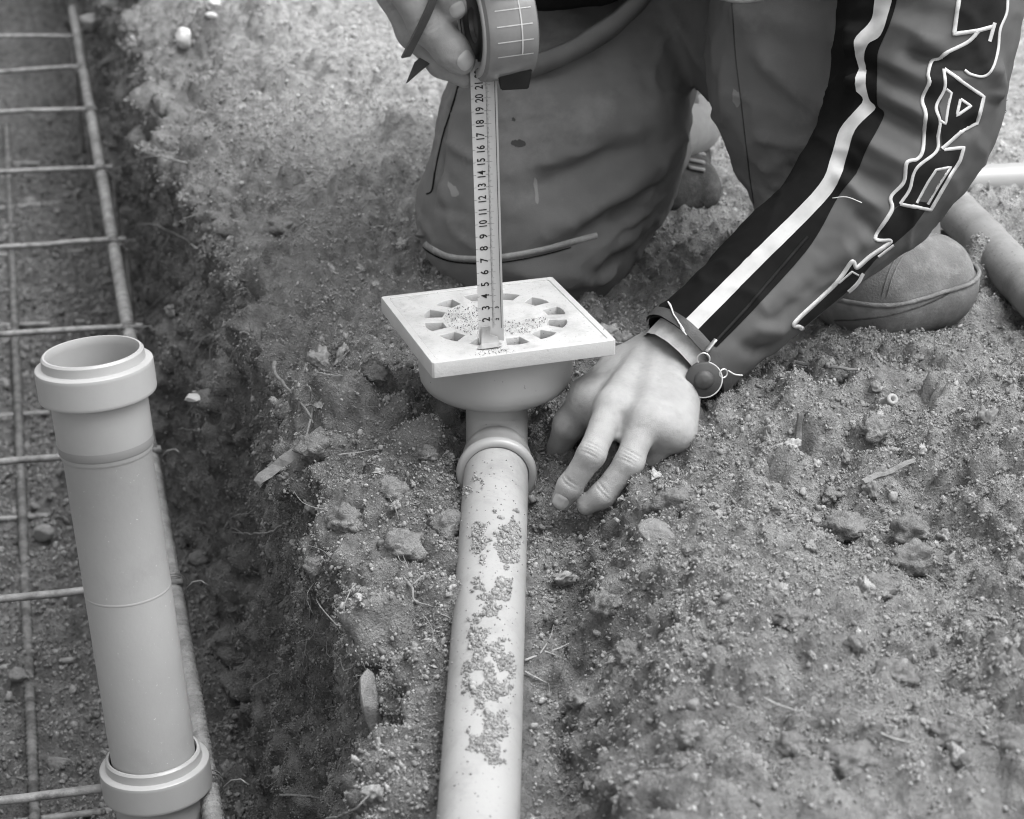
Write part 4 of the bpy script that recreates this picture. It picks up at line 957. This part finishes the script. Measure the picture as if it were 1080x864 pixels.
for pl, wd in ([(1011.5, -30), (1011, 0), (1006, 36), (1032, 32), (1047, 28)], 4.2), ([(1032, 32), (1021, 44), (998.5, 55.5), (991, 62), (983, 65), (979, 78), (980, 87), (972.6, 105.6), (976, 120), (975, 141), (972.6, 160), (967, 168), (956, 172), (953, 192), (939.5, 208), (940, 222), (923, 251), (939, 254), (917, 270.5), (903, 282), (898, 276), (880, 300), (839, 339), (843, 344), (850, 343), (898, 304), (910, 288)], 3.6), \
        ([(1062, -30), (1062, 0), (1060.5, 15), (1054, 31.5), (1052, 52), (1046.7, 72), (1037, 80.5), (1024, 78.7), (1017, 74)], 2.6), ([(1048.5, 24), (1043, 44)], 3.6), ([(995.7, 73), (1037, 102), (1030, 130), (1013, 139), (993, 157)], 3.6), ([(995, 73), (996, 92.6), (987, 113), (991, 128), (989, 144), (987, 160), (966, 178), (959, 200), (949, 215)], 3.2), \
        ([(997.6, 93.5), (1003, 98), (1000, 111), (996.7, 130.5), (991, 127)], 2.8), ([(1012.4, 104.5), (1023.5, 112), (1008.6, 122), (1012.4, 104.5)], 3.0), ([(995, 158), (1016, 155.5), (1011.7, 169.4), (1003, 183), (981, 221), (949, 215)], 3.4), ([(966, 214), (978, 192), (986.7, 179), (1002, 176), (990, 194), (978, 215)], 2.6), \
        ([(925.5, 270.5), (942, 258)], 2.6), ([(884, 298), (898, 286), (905, 290)], 2.0):
    ribbon('letter_outline', sleeve, pl, wd, 'letter_white', .0006, 2.0, 1 if len(pl) in (27, 9) else 0, .0005, .0)
# cuff: strap, snap, zip pulls, knitted inner cuff
def oncuff(u, v, lift=.002):
    h_, n_ = hit(sleeve, u, v)
    return (h_ + n_ * lift, n_) if h_ is not None else (None, None)
ribbon('cuff_stitch', sleeve, [(707, 321), (712, 335), (720, 347), (731, 363), (737, 371)], 1.4, 'letter_white', .0030, 2.5, 0, .0004)
sp = py(742, 401, -.008 + 0); p_, n_ = oncuff(742, 396, .004)
if p_ is None: p_ = py(742, 399, -.02); n_ = (CAM - p_) / np.linalg.norm(CAM - p_)
p_ = py(742, 400, -.046)
nn_ = (CAM - p_) / np.linalg.norm(CAM - p_) + np.array([.1, 0, -.25]); nn_ /= np.linalg.norm(nn_)
V, F = lathe([(0, .0030), (.0128, .0028), (.0138, .0018), (.0140, 0), (.0135, -.003), (.0, -.003)], p_, p_ + nn_, 40); tab = link('cuff_tab', mesh('cuff_tab', V, F), M['leather'], sleeve)
V, F = lathe([(0, .0072), (.004, .0068), (.0066, .0052), (.0076, .0030), (.0078, .0022)], p_, p_ + nn_, 32); link('snap', mesh('snap', V, F), M['leather'], tab)
th = np.linspace(-2.0, 1.3, 30); e1_, e2_, _q = basis(nn_)
V, F = tube(p_ + nn_ * .0018 + .0141 * (e1_ * np.cos(th)[:, None] + e2_ * np.sin(th)[:, None]), .0006, 6); link('edge_stitch', mesh('edge_stitch', V, F), M['letter_white'], tab)
def ring3(c, nrm, r, tr, name):
    e1, e2, _ = basis(nrm); th = np.linspace(0, 2 * math.pi, 28); V, F = tube(c + r * (e1 * np.cos(th)[:, None] + e2 * np.sin(th)[:, None]), tr, 8, False); return link(name, mesh(name, V, F), M['metal'], sleeve)
dt = np.dot(p_ - CAM, FW) - .004
ring3(pd(742, 379, dt), nn_, .0048, .0007, 'pull_ring'); ring3(pd(763, 394, dt + .002), nn_ + np.array([.5, 0, 0]), .0034, .0007, 'pull_ring')
a1, b1 = pd(745, 371, dt), pd(755, 358, dt + .001); V, F = tube(np.linspace(a1, b1, 6), .0021, 8, True, .5); link('zip_pull', mesh('zip_pull', V, F), M['metal'], sleeve)
V, F = tube(catmull([pd(768, 391, dt + .003), pd(775, 395, dt + .004), pd(783, 396, dt + .008)], 10), .0006, 6); link('cord', mesh('cord', V, F), M['letter_white'], sleeve)
rows = []
for j in range(NS):
    if np.dot(ring0[j] - c0, CAM - c0) < -.3 * np.linalg.norm(ring0[j] - c0) * np.linalg.norm(CAM - c0): continue
    rows.append(j)
sv = sleeve.data.vertices; k0 = next((i for i in range(len(rows)) if (rows[i] - rows[i - 1]) % NS != 1), 0); rows = rows[k0:] + rows[:k0]; V = []; F = []
for j in rows:
    for r_ in (0, 1, 2, 3):
        q = np.array(sv[r_ * NS + j].co); c_ = CL[r_]; o_ = (q - c_) / np.linalg.norm(q - c_); V.append(q + o_ * (.0022 if 0 < r_ < 3 else .0016) - ax_ * (.0015 if r_ == 0 else 0))
    n4 = len(V) - 4
    if n4 >= 4: F += [(n4 - 4 + i, n4 - 3 + i, n4 + 1 + i, n4 + i) for i in range(3)]
link('cuff_strap', mesh('cuff_strap', V, F), M['leather'], sleeve)
kc = np.array([c0 - ax_ * .013, c0 - ax_ * .002, c0 + ax_ * .03]); V, F = tube(catmull(kc, 14), np.linspace(.0345, .0370, 14), 56, False); 
V = V + vnormals(V, np.array(F)) * (.0006 * np.sin(np.tile(np.arange(56) * 2 * math.pi / 56 * 40, 14)))[:, None]
link('knit_cuff', mesh('knit_cuff', V, F), M['cuff_knit'], sleeve)
# a loose thread and the frayed hole at the elbow
V, F = tube(catmull([py(878, 209, .02), py(893, 208, .015), py(909, 214, .012)], 16), .0004, 5); link('thread', mesh('thread', V, F), M['letter_white'], sleeve)
fr = []
for k in range(46):
    c = py(1053 + rng.normal(0, 2.5), 98 + rng.normal(0, 9), .11 + rng.normal(0, .004)); fr.append(fibre(c, rng.normal(size=3) + [.5, 0, 0], rng.uniform(.004, .010), .0005, 1.5, 5))
V, F = join(*fr); link('fray', mesh('fray', V, F), M['jacket_dark'], sleeve)
# ------------------------------------------------------------------ loose crumbs of soil
def ico(sub):
    bm = bmesh.new(); bmesh.ops.create_icosphere(bm, subdivisions=sub, radius=1.0)
    V = np.array([v.co for v in bm.verts]); F = np.array([[v.index for v in f.verts] for f in bm.faces]); bm.free(); return V, F
V1, F1 = ico(2); V2, F2 = ico(3); V3, F3 = ico(4)
def lump(V, seed, rough=.35, sq_=None, scale=(1, 1, 1)):
    n = V / np.linalg.norm(V, axis=1)[:, None]
    r = 1 + rough * fbm(n + seed * 3.7, 1.1, 3, seed) + rough * .35 * fbm(n + seed, .35, 2, seed + 9)
    W = n * r[:, None]
    if sq_:             # chip flat facets off, for stones
        rg = np.random.default_rng(seed)
        for _ in range(sq_):
            d = rg.normal(size=3); d /= np.linalg.norm(d); c = .55 + .25 * rg.random()
            h = W @ d; W = W - np.clip(h - c, 0, 9)[:, None] * d * .92
    return W * np.array(scale)
def shapes(name, n, V0, F0, rough, facets, grain):
    col = bpy.data.collections.new(name)
    for k in range(n):
        W = lump(V0, 50 + k, rough, facets, (1, .55 + .04 * k, .45 + .045 * k))
        if grain: W = W * (1 + grain * (clods(W + k, .55, 70 + k) - .3) + grain * .5 * (clods(W + k, .24, 90 + k) - .3))[:, None]
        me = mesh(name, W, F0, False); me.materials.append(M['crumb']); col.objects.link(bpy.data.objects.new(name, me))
    return col
cc_ = shapes('crumb_shape', 9, V1, F1, .9, 8, 0); cl_ = shapes('lump_shape', 8, V3, F3, .8, 4, .5)
def scatter(name, pts, size, tone_v, label, mat_col=cc_):
    me = bpy.data.meshes.new(name); me.vertices.add(len(pts)); me.vertices.foreach_set('co', np.asarray(pts, np.float32).ravel())
    for nm_, val in (('size', size), ('soil_tone', tone_v)):
        a = me.attributes.new(nm_, 'FLOAT', 'POINT'); a.data.foreach_set('value', np.asarray(val, np.float32))
    o = link(name, me); ng = bpy.data.node_groups.new(name, 'GeometryNodeTree')
    ng.interface.new_socket('Geometry', in_out='INPUT', socket_type='NodeSocketGeometry'); ng.interface.new_socket('Geometry', in_out='OUTPUT', socket_type='NodeSocketGeometry')
    gi = ng.nodes.new('NodeGroupInput'); go = ng.nodes.new('NodeGroupOutput'); ip = ng.nodes.new('GeometryNodeInstanceOnPoints')
    ci = ng.nodes.new('GeometryNodeCollectionInfo'); ci.inputs['Collection'].default_value = mat_col; ci.inputs['Separate Children'].default_value = True; ci.inputs['Reset Children'].default_value = True
    m2p = ng.nodes.new('GeometryNodeMeshToPoints')
    na = ng.nodes.new('GeometryNodeInputNamedAttribute'); na.data_type = 'FLOAT'; na.inputs['Name'].default_value = 'size'
    rv = ng.nodes.new('FunctionNodeRandomValue'); rv.data_type = 'FLOAT_VECTOR'; rv.inputs['Max'].default_value = (6.283, 6.283, 6.283)
    ip.inputs['Pick Instance'].default_value = True
    L = ng.links.new
    L(gi.outputs[0], m2p.inputs['Mesh']); L(m2p.outputs[0], ip.inputs['Points']); L(ci.outputs[0], ip.inputs['Instance'])
    L(na.outputs['Attribute'], ip.inputs['Scale']); L(rv.outputs['Value'], ip.inputs['Rotation']); L(ip.outputs[0], go.inputs[0])
    md = o.modifiers.new('scatter', 'NODES'); md.node_group = ng
    return tag(o, label, None, None, 'stuff')
Sf = S2.ravel(); Tf = Tg.ravel(); Kf = Kg.ravel()
ok_ = (np.abs(Sf) < 1.15) & (Tf > -0.62) & (Tf < 2.6) & ~((Kf == 0) & (Sf < -0.8))
wgt = ok_ * np.where(Kf == 1, 1.2, np.where(Kf == 0, 1.0, 1.0))
pk = sstep(Pf[:, 1], 0.12, 0.6) * (Kf == 2); wgt = wgt * (1 - .45 * pk)
clump = sstep(fbm(Pf, 0.05, 3, 311), -.5, .4); wgt = wgt * (.5 + clump)
wgt = wgt * np.where((Kf == 2) & (np.abs(Pf[:, 0]) < .024) & (Pf[:, 1] < -.03), 0, 1)
NC = 900000
ii = rng.choice(len(Pf), NC, p=wgt / wgt.sum())
sz_ = np.clip(np.exp(rng.normal(math.log(.00068), .52, NC)), .0003, .0040) * np.where(Kf[ii] == 0, 1.7, 1.0) * (1 + .5 * sstep(Pf[ii, 1], .2, 1.2))
pts = Pf[ii] + rng.normal(0, .0010, (NC, 3)) + Nf[ii] * (sz_ * .2)[:, None]
scatter('soil_crumbs', pts, sz_, np.clip(soil_tone[ii] + rng.normal(0, .25, NC), -.5, 1.8), 'loose crumbs of soil strewn over the bank and trench')
# lumps, a size up
NB = 2600
w2 = wgt * np.where(Kf == 2, 1 - .8 * pk, np.where(Kf == 0, 1.6, .5)); ii = rng.choice(len(Pf), NB, p=w2 / w2.sum())
s2_ = np.clip(np.exp(rng.normal(math.log(.0036), .42, NB)), .0018, .011)
scatter('soil_lumps', Pf[ii] + Nf[ii] * (s2_ * .1)[:, None], s2_, np.clip(soil_tone[ii] + rng.normal(0, .2, NB), -.5, 1.6), 'small lumps of soil lying among the crumbs', cl_)
# fibres and fine rootlets
fv = []; ff = []
fib = []
w3 = ok_ * (np.exp(-(np.abs(Sf) / .09) ** 2) * (Kf >= 1) + .10 * (Kf == 2)) ; w3 = w3 * (Tf > -.55) * (Tf < 1.6)
for i in rng.choice(len(Pf), 900, p=w3 / w3.sum()):
    dd = rng.normal(size=3) * np.array([1, 1, .5]) + Nf[i] * .5 + (np.array([0, 0, -.8]) if Kf[i] == 1 else 0)
    fib.append(fibre(Pf[i] - Nf[i] * .001, dd, rng.uniform(.008, .038), rng.uniform(.00025, .0006), 1.0))
V, F = join(*fib); ro = link('rootlets', mesh('rootlets', V, F), M['root']); tag(ro, 'fine pale rootlets poking out of the trench edge', None, None, 'stuff')

# ------------------------------------------------------------------ soil smeared on the waste pipe and on the grate
bpy.context.view_layer.update()
patches = [[(503, 552), (520, 540), (545, 538), (546, 590), (545, 612), (528, 640), (520, 660), (512, 640), (500, 625), (505, 590), (497, 570)],
           [(518, 600), (540, 600), (535, 640), (517, 650)], [(490, 508), (502, 500), (512, 512), (500, 520), (489, 522)],
           [(500, 650), (520, 645), (510, 690), (488, 712), (492, 685)], [(512, 690), (530, 672), (541, 690), (540, 722), (530, 740), (534, 775), (525, 800), (505, 790), (492, 790), (500, 755), (505, 735), (488, 722), (498, 700)],
           [(514, 800), (530, 790), (532, 812), (522, 815)]]
pp = []; ps_ = []
for po in patches:
    P_ = np.array(po, float); lo, hi = P_.min(0), P_.max(0); nn = int((hi - lo).prod() * 1.5)
    u = rng.uniform(lo[0] - 3, hi[0] + 3, nn); v = rng.uniform(lo[1] - 3, hi[1] + 3, nn); m = in_poly(u + rng.normal(0, 2.2, nn), v + rng.normal(0, 2.2, nn), po)
    hole = vnoise(np.stack([u, v, u * 0], -1), 14, 5) + .6 * vnoise(np.stack([u, v, u * 0], -1), 6, 6)
    for a, b in zip(u[m & (hole > -.22)], v[m & (hole > -.22)]):
        h_, n_ = hit(waste, a, b)
        if h_ is not None:
            s__ = min(.0032, math.exp(rng.normal(math.log(.00075), .45))); pp.append(h_ + n_ * s__ * .35); ps_.append(s__)
for _ in range(260):
    l = rng.uniform(.03, .55); th = rng.normal(math.pi / 2, .6); e1_, e2_, _d = basis(D1); 
    pp.append(p_start + D1 * l + .0252 * (e1_ * math.cos(th) + e2_ * math.sin(th) * (1 if e2_[2] > 0 else -1))); ps_.append(rng.uniform(.0004, .0010))
scatter('soil_smear', pp, ps_, rng.normal(0, .25, len(pp)), 'dark soil smeared in patches along the waste pipe')
pp = []; ps_ = []
for _ in range(6000):
    x, y = rng.uniform(-.072, .072, 2); r_ = math.hypot(x, y)
    if .0405 < r_ < .0575: continue
    wt_ = .06 + (.9 if r_ < .041 and (x < .0 or y < -.01) else 0) + (.8 if (-.06 < x < .0 and y < -.055) else 0) + .3 * (y > .066)
    if vnoise(np.array([[x * 40, y * 40, 1.]]), 1.0, 3)[0] * .5 + .5 < 1 - wt_ * .75: continue
    s__ = min(.0013, math.exp(rng.normal(math.log(.00034), .45))); pp.append(loc2(x, y, s__ * .3)); ps_.append(s__)
scatter('grate_dirt', pp, ps_, rng.normal(.3, .25, len(pp)), 'soil specks scattered on top of the floor drain')

# ------------------------------------------------------------------ single stones, clods, sticks and roots
def stone(name, u, v, w_, h_, label, cat, mat='clod', seed=0, facets=0, lift=.25, rot=0.0, flat=.8):
    p, n = gh(u, v)
    if p is None: return
    dep = np.dot(p - CAM, FW); sx = w_ / FPX * dep / 2; sy = h_ / FPX * dep / 2
    rough = .5 if facets == 0 else .25
    W = lump(V3, 400 + seed, rough, facets, (sx, sx * flat, sy * 1.05))
    if facets: W = W * (1 + .06 * fbm(V3 + seed, .35, 4, seed))[:, None]
    if facets == 0:
        U = V3 + seed; W = W * (1 + .42 * (clods(U, .5, 70 + seed) - .3) + .25 * (clods(U, .22, 90 + seed) - .3))[:, None]
    c, s_ = math.cos(rot), math.sin(rot); W = W @ np.array([[c, 0, s_], [0, 1, 0], [-s_, 0, c]])
    c, s_ = math.cos(rot * .8), math.sin(rot * .8); 
    o = link(name, mesh(name, W, F3, facets > 0), M[mat]); o.location = p + n * sy * lift; return tag(o, label, cat)
def twig(name, uvs, r, label, cat, mat='root', branches=(), lift=-.001, on=ground, taper=.3, wob_=.0012, sides=8):
    def path(uvl):
        out = []
        for q in uvl:
            p, n = gh(q[0], q[1]); out.append(p + n * ((q[2] if len(q) > 2 else 0) + r * .6 + lift))
        out = np.array(out)
        if name in ('stick', 'straw') and len(out) > 2:
            k = np.linspace(0, 1, len(out))[:, None]; out = .2 * out + .8 * (out[0] + (out[-1] - out[0]) * k)
        return out
    main = catmull(path(uvs), 9 * len(uvs)); main = main + wob_ * np.stack([vnoise(main + 9, .012, 1), vnoise(main + 9, .012, 2), vnoise(main + 9, .012, 3)], -1)
    parts = [tube(main, np.linspace(r, r * taper, len(main)) * (.95 if name == 'stick' else .75) * (1 + .22 * vnoise(main, .006, 8)), 6 if name == 'stick' else sides, True, .7 if name == 'stick' else 1.0)]
    o = link(name, mesh(name, *parts[0], name != 'stick'), M[mat])
    for bq in branches:
        bp_ = catmull(path(bq), 14); V, F = tube(bp_, np.linspace(r * .45, r * .12, 14), 6); link('branch', mesh('branch', V, F), M[mat], o)
    return tag(o, label, cat)
G1 = 'clods on the bank'
stone('stone', 700, 568, 52, 26, 'flat pale grey stone lying just below the fingertips', 'stone', 'stone', 1, 9, .75, -.35)
for i, (u, v, w_, h_, lb) in enumerate([
    (712, 536, 42, 30, 'rounded soil clod beside the middle fingertip'), (876, 524, 30, 16, 'small dark flat clod above the round clods on the bank'),
    (890, 559, 48, 30, 'broad pale clod under the small dark flat clod'), (962, 565, 42, 30, 'round clod right of the broad pale clod'),
    (955, 597, 46, 36, 'lumpy clod with a tiny white bead stuck on it'), (926, 626, 42, 26, 'low clod just below the white-beaded clod'),
    (838, 657, 40, 26, 'crumbly clod in the middle of the bank'), (899, 679, 24, 18, 'small clod between the crumbly clod and the dark lump'),
    (941, 716, 42, 28, 'dark rounded lump in a hollow of the bank'), (903, 806, 58, 36, 'large dark flat clod near the bottom of the picture'),
    (829, 790, 36, 26, 'brown clod left of the large dark flat clod'), (996, 778, 34, 24, 'round clod right of the large dark flat clod'),
    (1062, 790, 46, 34, 'dark clod at the right border of the picture'), (1020, 806, 26, 16, 'little clod beside the dark border clod'),
    (726, 775, 30, 20, 'pale lump nearest the gutter low on the bank'), (665, 690, 30, 24, 'lump on the rim above the gutter'),
    (640, 636, 30, 30, 'upright clod standing at the gutter edge below the hand'), (920, 455, 36, 26, 'clod beneath the little plug on the bank'),
    (610, 742, 24, 20, 'clod at the gutter rim low beside the pipe')]):
    stone('soil_clod', u, v, w_, h_, lb, 'clod', 'clod', 10 + i, 0, .4)['group'] = G1
for i, (u, v, w_, h_, lb) in enumerate([
    (330, 470, 34, 26, 'clod behind the upper end of the wood splinter'), (470, 560, 36, 40, 'tall clod against the left side of the waste pipe'),
    (420, 580, 46, 34, 'wide clod on the trench lip left of the pipe'), (365, 552, 40, 32, 'clod on the trench lip below the wood splinter'),
    (410, 520, 34, 26, 'clod left below the drain bowl'), (300, 240, 34, 22, 'clod on the trench lip far behind the drain'),
    (395, 395, 30, 22, 'clod left of the drain plate corner'), (340, 600, 36, 34, 'clod hanging on the trench edge left of the pipe'),
    (520 - 70, 480, 26, 22, 'small clod left of the drain socket')]):
    stone('soil_clod', u, v, w_, h_, lb, 'clod', 'clod', 60 + i, 0, .1)['group'] = 'clods along the trench lip'
for i, (u, v, w_, h_, lb) in enumerate([
    (46, 562, 24, 18, 'stone on the trench floor under the cage beside the upright pipe'), (62, 806, 28, 20, 'stone on the trench floor left of the lower collar'),
    (18, 712, 20, 16, 'stone on the trench floor at the left border'), (212, 590, 26, 18, 'stone at the trench floor right of the upright pipe'),
    (250, 640, 22, 16, 'stone on the trench floor close to the trench wall'), (262, 745, 24, 16, 'stone on the soil heap at the foot of the trench wall'),
    (30, 215, 22, 14, 'stone on the trench floor between two far stirrups'), (150, 150, 24, 16, 'dim stone far along the trench floor')]):
    stone('stone', u, v, w_, h_, lb, 'stone', 'stone' if i in (0, 1) else 'clod', 90 + i, 4, .1)['group'] = 'stones on the trench floor'
stone('stone', 198, 43, 20, 24, 'small bright white pointed stone on the far bank', 'stone', 'pale_stone', 3, 6, .7)
stone('stone', 228, 5, 18, 9, 'flat whitish pebble at the top edge behind the white stone', 'stone', 'pale_stone', 4, 4, .5)
stone('stone', 224, 17, 14, 7, 'tiny whitish pebble below the flat whitish pebble', 'stone', 'pale_stone', 5, 4, .5)
stone('stone', 100, 22, 26, 22, 'pale lump of rubble by the far end of the cage', 'stone', 'stone', 6, 4, .3)
stone('stone', 397, 742, 22, 78, 'long upright pale stone slab set in the trench edge', 'stone', 'stone', 7, 8, .12, .12, 2.6)
stone('bead', 962, 607, 5, 5, 'tiny white bead stuck on the lumpy clod', 'bead', 'pale_stone', 8, 0, 1.4)
stone('stone', 905, 668, 6, 5, 'tiny white grit grain in the middle of the bank', 'grit', 'pale_stone', 9, 0, 1.0)
stone('stone', 205, 421, 22, 7, 'white sliver lying low in the trench', 'stone', 'pale_stone', 12, 3, .8)
# wood
dm_ = min(np.dot(gh(u, v)[0] - CAM, FW) for u, v in ((343, 453), (325, 467), (305, 482), (288, 496), (270, 510)))
a1 = pd(270, 510, dm_ - .016); b1 = pd(343, 453, dm_ - .008)
V, F = band([a1, (a1 + b1) / 2 + [0, 0, .001], b1], np.cross((b1 - a1) / np.linalg.norm(b1 - a1), FW), .0078, .0016, 12)
V = V + .0006 * rng.normal(size=V.shape)
tag(link('wood_splinter', mesh('wood_splinter', V, F, False), M['wood']), 'flat splinter of pale wood sticking out of the trench edge', 'splinter')
twig('stick', [(429, 693), (452, 695), (482, 690)], .0040, 'short dark stick poking out from under the waste pipe', 'stick', 'dark_wood', taper=.9)
twig('stick', [(912, 510, .003), (940, 500, .004), (968, 488, .004)], .0028, 'straight brown stick lying on the bank right of the hand', 'stick', 'wood', taper=.8)
twig('stick', [(842, 386, .004), (870, 391, .003), (908, 393, .004)], .0022, 'thin stick on the ground under the sleeve', 'stick', 'straw', taper=.7)
twig('stick', [(838, 470, .004), (850, 440, .006)], .0035, 'stubby stick standing out of the ground below the cuff', 'stick', 'dark_wood', taper=.8)
p, n = gh(933, 427); V, F = lathe([(0, 0), (.0042, 0), (.0045, .002), (.0040, .012), (.0046, .013), (.0046, .016), (.002, .0165), (.002, .012), (0, .012)], p, p + n + np.array([0, -.3, .3]), 20)
tag(link('plug', mesh('plug', V, F), M['straw']), 'little pale plug sticking out of the soil near the boot', 'plug')
# straws
twig('straw', [(799, 738, .004), (830, 747, .005), (862, 758, .003)], .0010, 'long pale straw lying across the middle of the bank', 'straw', 'straw')
twig('straw', [(930, 775, .003), (948, 783, .003), (968, 785, .003)], .0009, 'short straw right of the long pale straw', 'straw', 'straw')
twig('straw', [(962, 604, .006), (980, 612, .004), (996, 619, .003)], .0007, 'thin straw trailing from the white-beaded clod', 'straw', 'straw')
twig('straw', [(1046, 582, .003), (1058, 576, .004)], .0012, 'short straw near the right border of the bank', 'straw', 'straw')
twig('straw', [(551, 696, .004), (575, 693, .01), (607, 684, .012)], .0014, 'pale split straw bunch beside the waste pipe', 'straw', 'straw', branches=[[(575, 693, .01), (590, 698, .008), (606, 699, .006)], [(570, 694, .008), (582, 681, .012), (588, 674, .012)]])
twig('straw', [(552, 712, .003), (565, 716, .004), (574, 719, .003)], .0012, 'bent straw below the split straw bunch', 'straw', 'straw')
twig('straw', [(365, 378, .004), (385, 362, .01), (402, 350, .012)], .0010, 'straw leaning against the left corner of the drain plate', 'straw', 'straw')
twig('straw', [(335, 396, .004), (348, 399, .004), (365, 399, .004)], .0010, 'curved straw left of the drain plate', 'straw', 'straw')
twig('straw', [(356, 482, .004), (380, 479, .005), (404, 476, .004)], .0011, 'level straw on the lip below the drain bowl', 'straw', 'straw')
# roots
twig('root', [(290, 382, .008), (300, 402, .010), (318, 428, .010), (336, 444, .006)], .0026, 'forked root arching over the wood splinter', 'root', branches=[[(305, 410, .01), (322, 410, .012), (326, 420, .01)], [(318, 428, .01), (328, 424, .012), (340, 434, .008)], [(326, 436, .01), (330, 470, .01), (331, 486, .006)]])
twig('root', [(200, 172, .003), (185, 169, .012), (160, 173, .02), (128, 184, .03)], .0016, 'thin root arching across the trench towards the cage', 'root')
twig('root', [(212, 262, .004), (190, 252, .01), (168, 236, .012), (140, 233, .012)], .0016, 'kinked root on the far trench wall below the arching root', 'root', branches=[[(180, 246, .01), (176, 262, .01), (170, 282, .008)]])
twig('root', [(310, 552, .004), (285, 558, .012), (254, 566, .02)], .0016, 'root jutting from the trench wall left of the pipe', 'root', branches=[[(265, 562, .016), (258, 558, .02), (252, 560, .022)]])
twig('root', [(420, 612, .004), (436, 622, .008), (450, 634, .010), (462, 640, .006)], .0018, 'root loop on the lip left of the waste pipe', 'root', branches=[[(430, 618, .006), (440, 612, .008), (448, 606, .008)]])
twig('root', [(300, 838, .006), (330, 845, .010), (358, 856, .006)], .0016, 'left half of the pale twig at the foot of the trench wall', 'twig')
twig('root', [(350, 862, .006), (376, 850, .008), (398, 838, .006)], .0018, 'right half of the pale twig at the foot of the trench wall', 'twig')
twig('root', [(326, 620, .003), (330, 650, .004), (322, 690, .005), (314, 735, .004)], .0012, 'thin hanging root on the near trench wall', 'root')
twig('root', [(376, 615, .003), (370, 632, .005), (362, 640, .006), (366, 650, .004)], .0010, 'curled rootlet on the trench edge left of the root loop', 'root')
twig('root', [(215, 300, .003), (205, 330, .008), (198, 350, .006)], .0014, 'root hanging on the far trench wall behind the upright pipe', 'root')
twig('root', [(318, 240, .003), (340, 225, .006), (355, 222, .006)], .0012, 'thin root on the trodden bank behind the drain', 'root')
twig('root', [(185, 300, .004), (160, 318, .01), (145, 330, .012)], .0013, 'thin pale root crossing the trench below the cage bar', 'root')
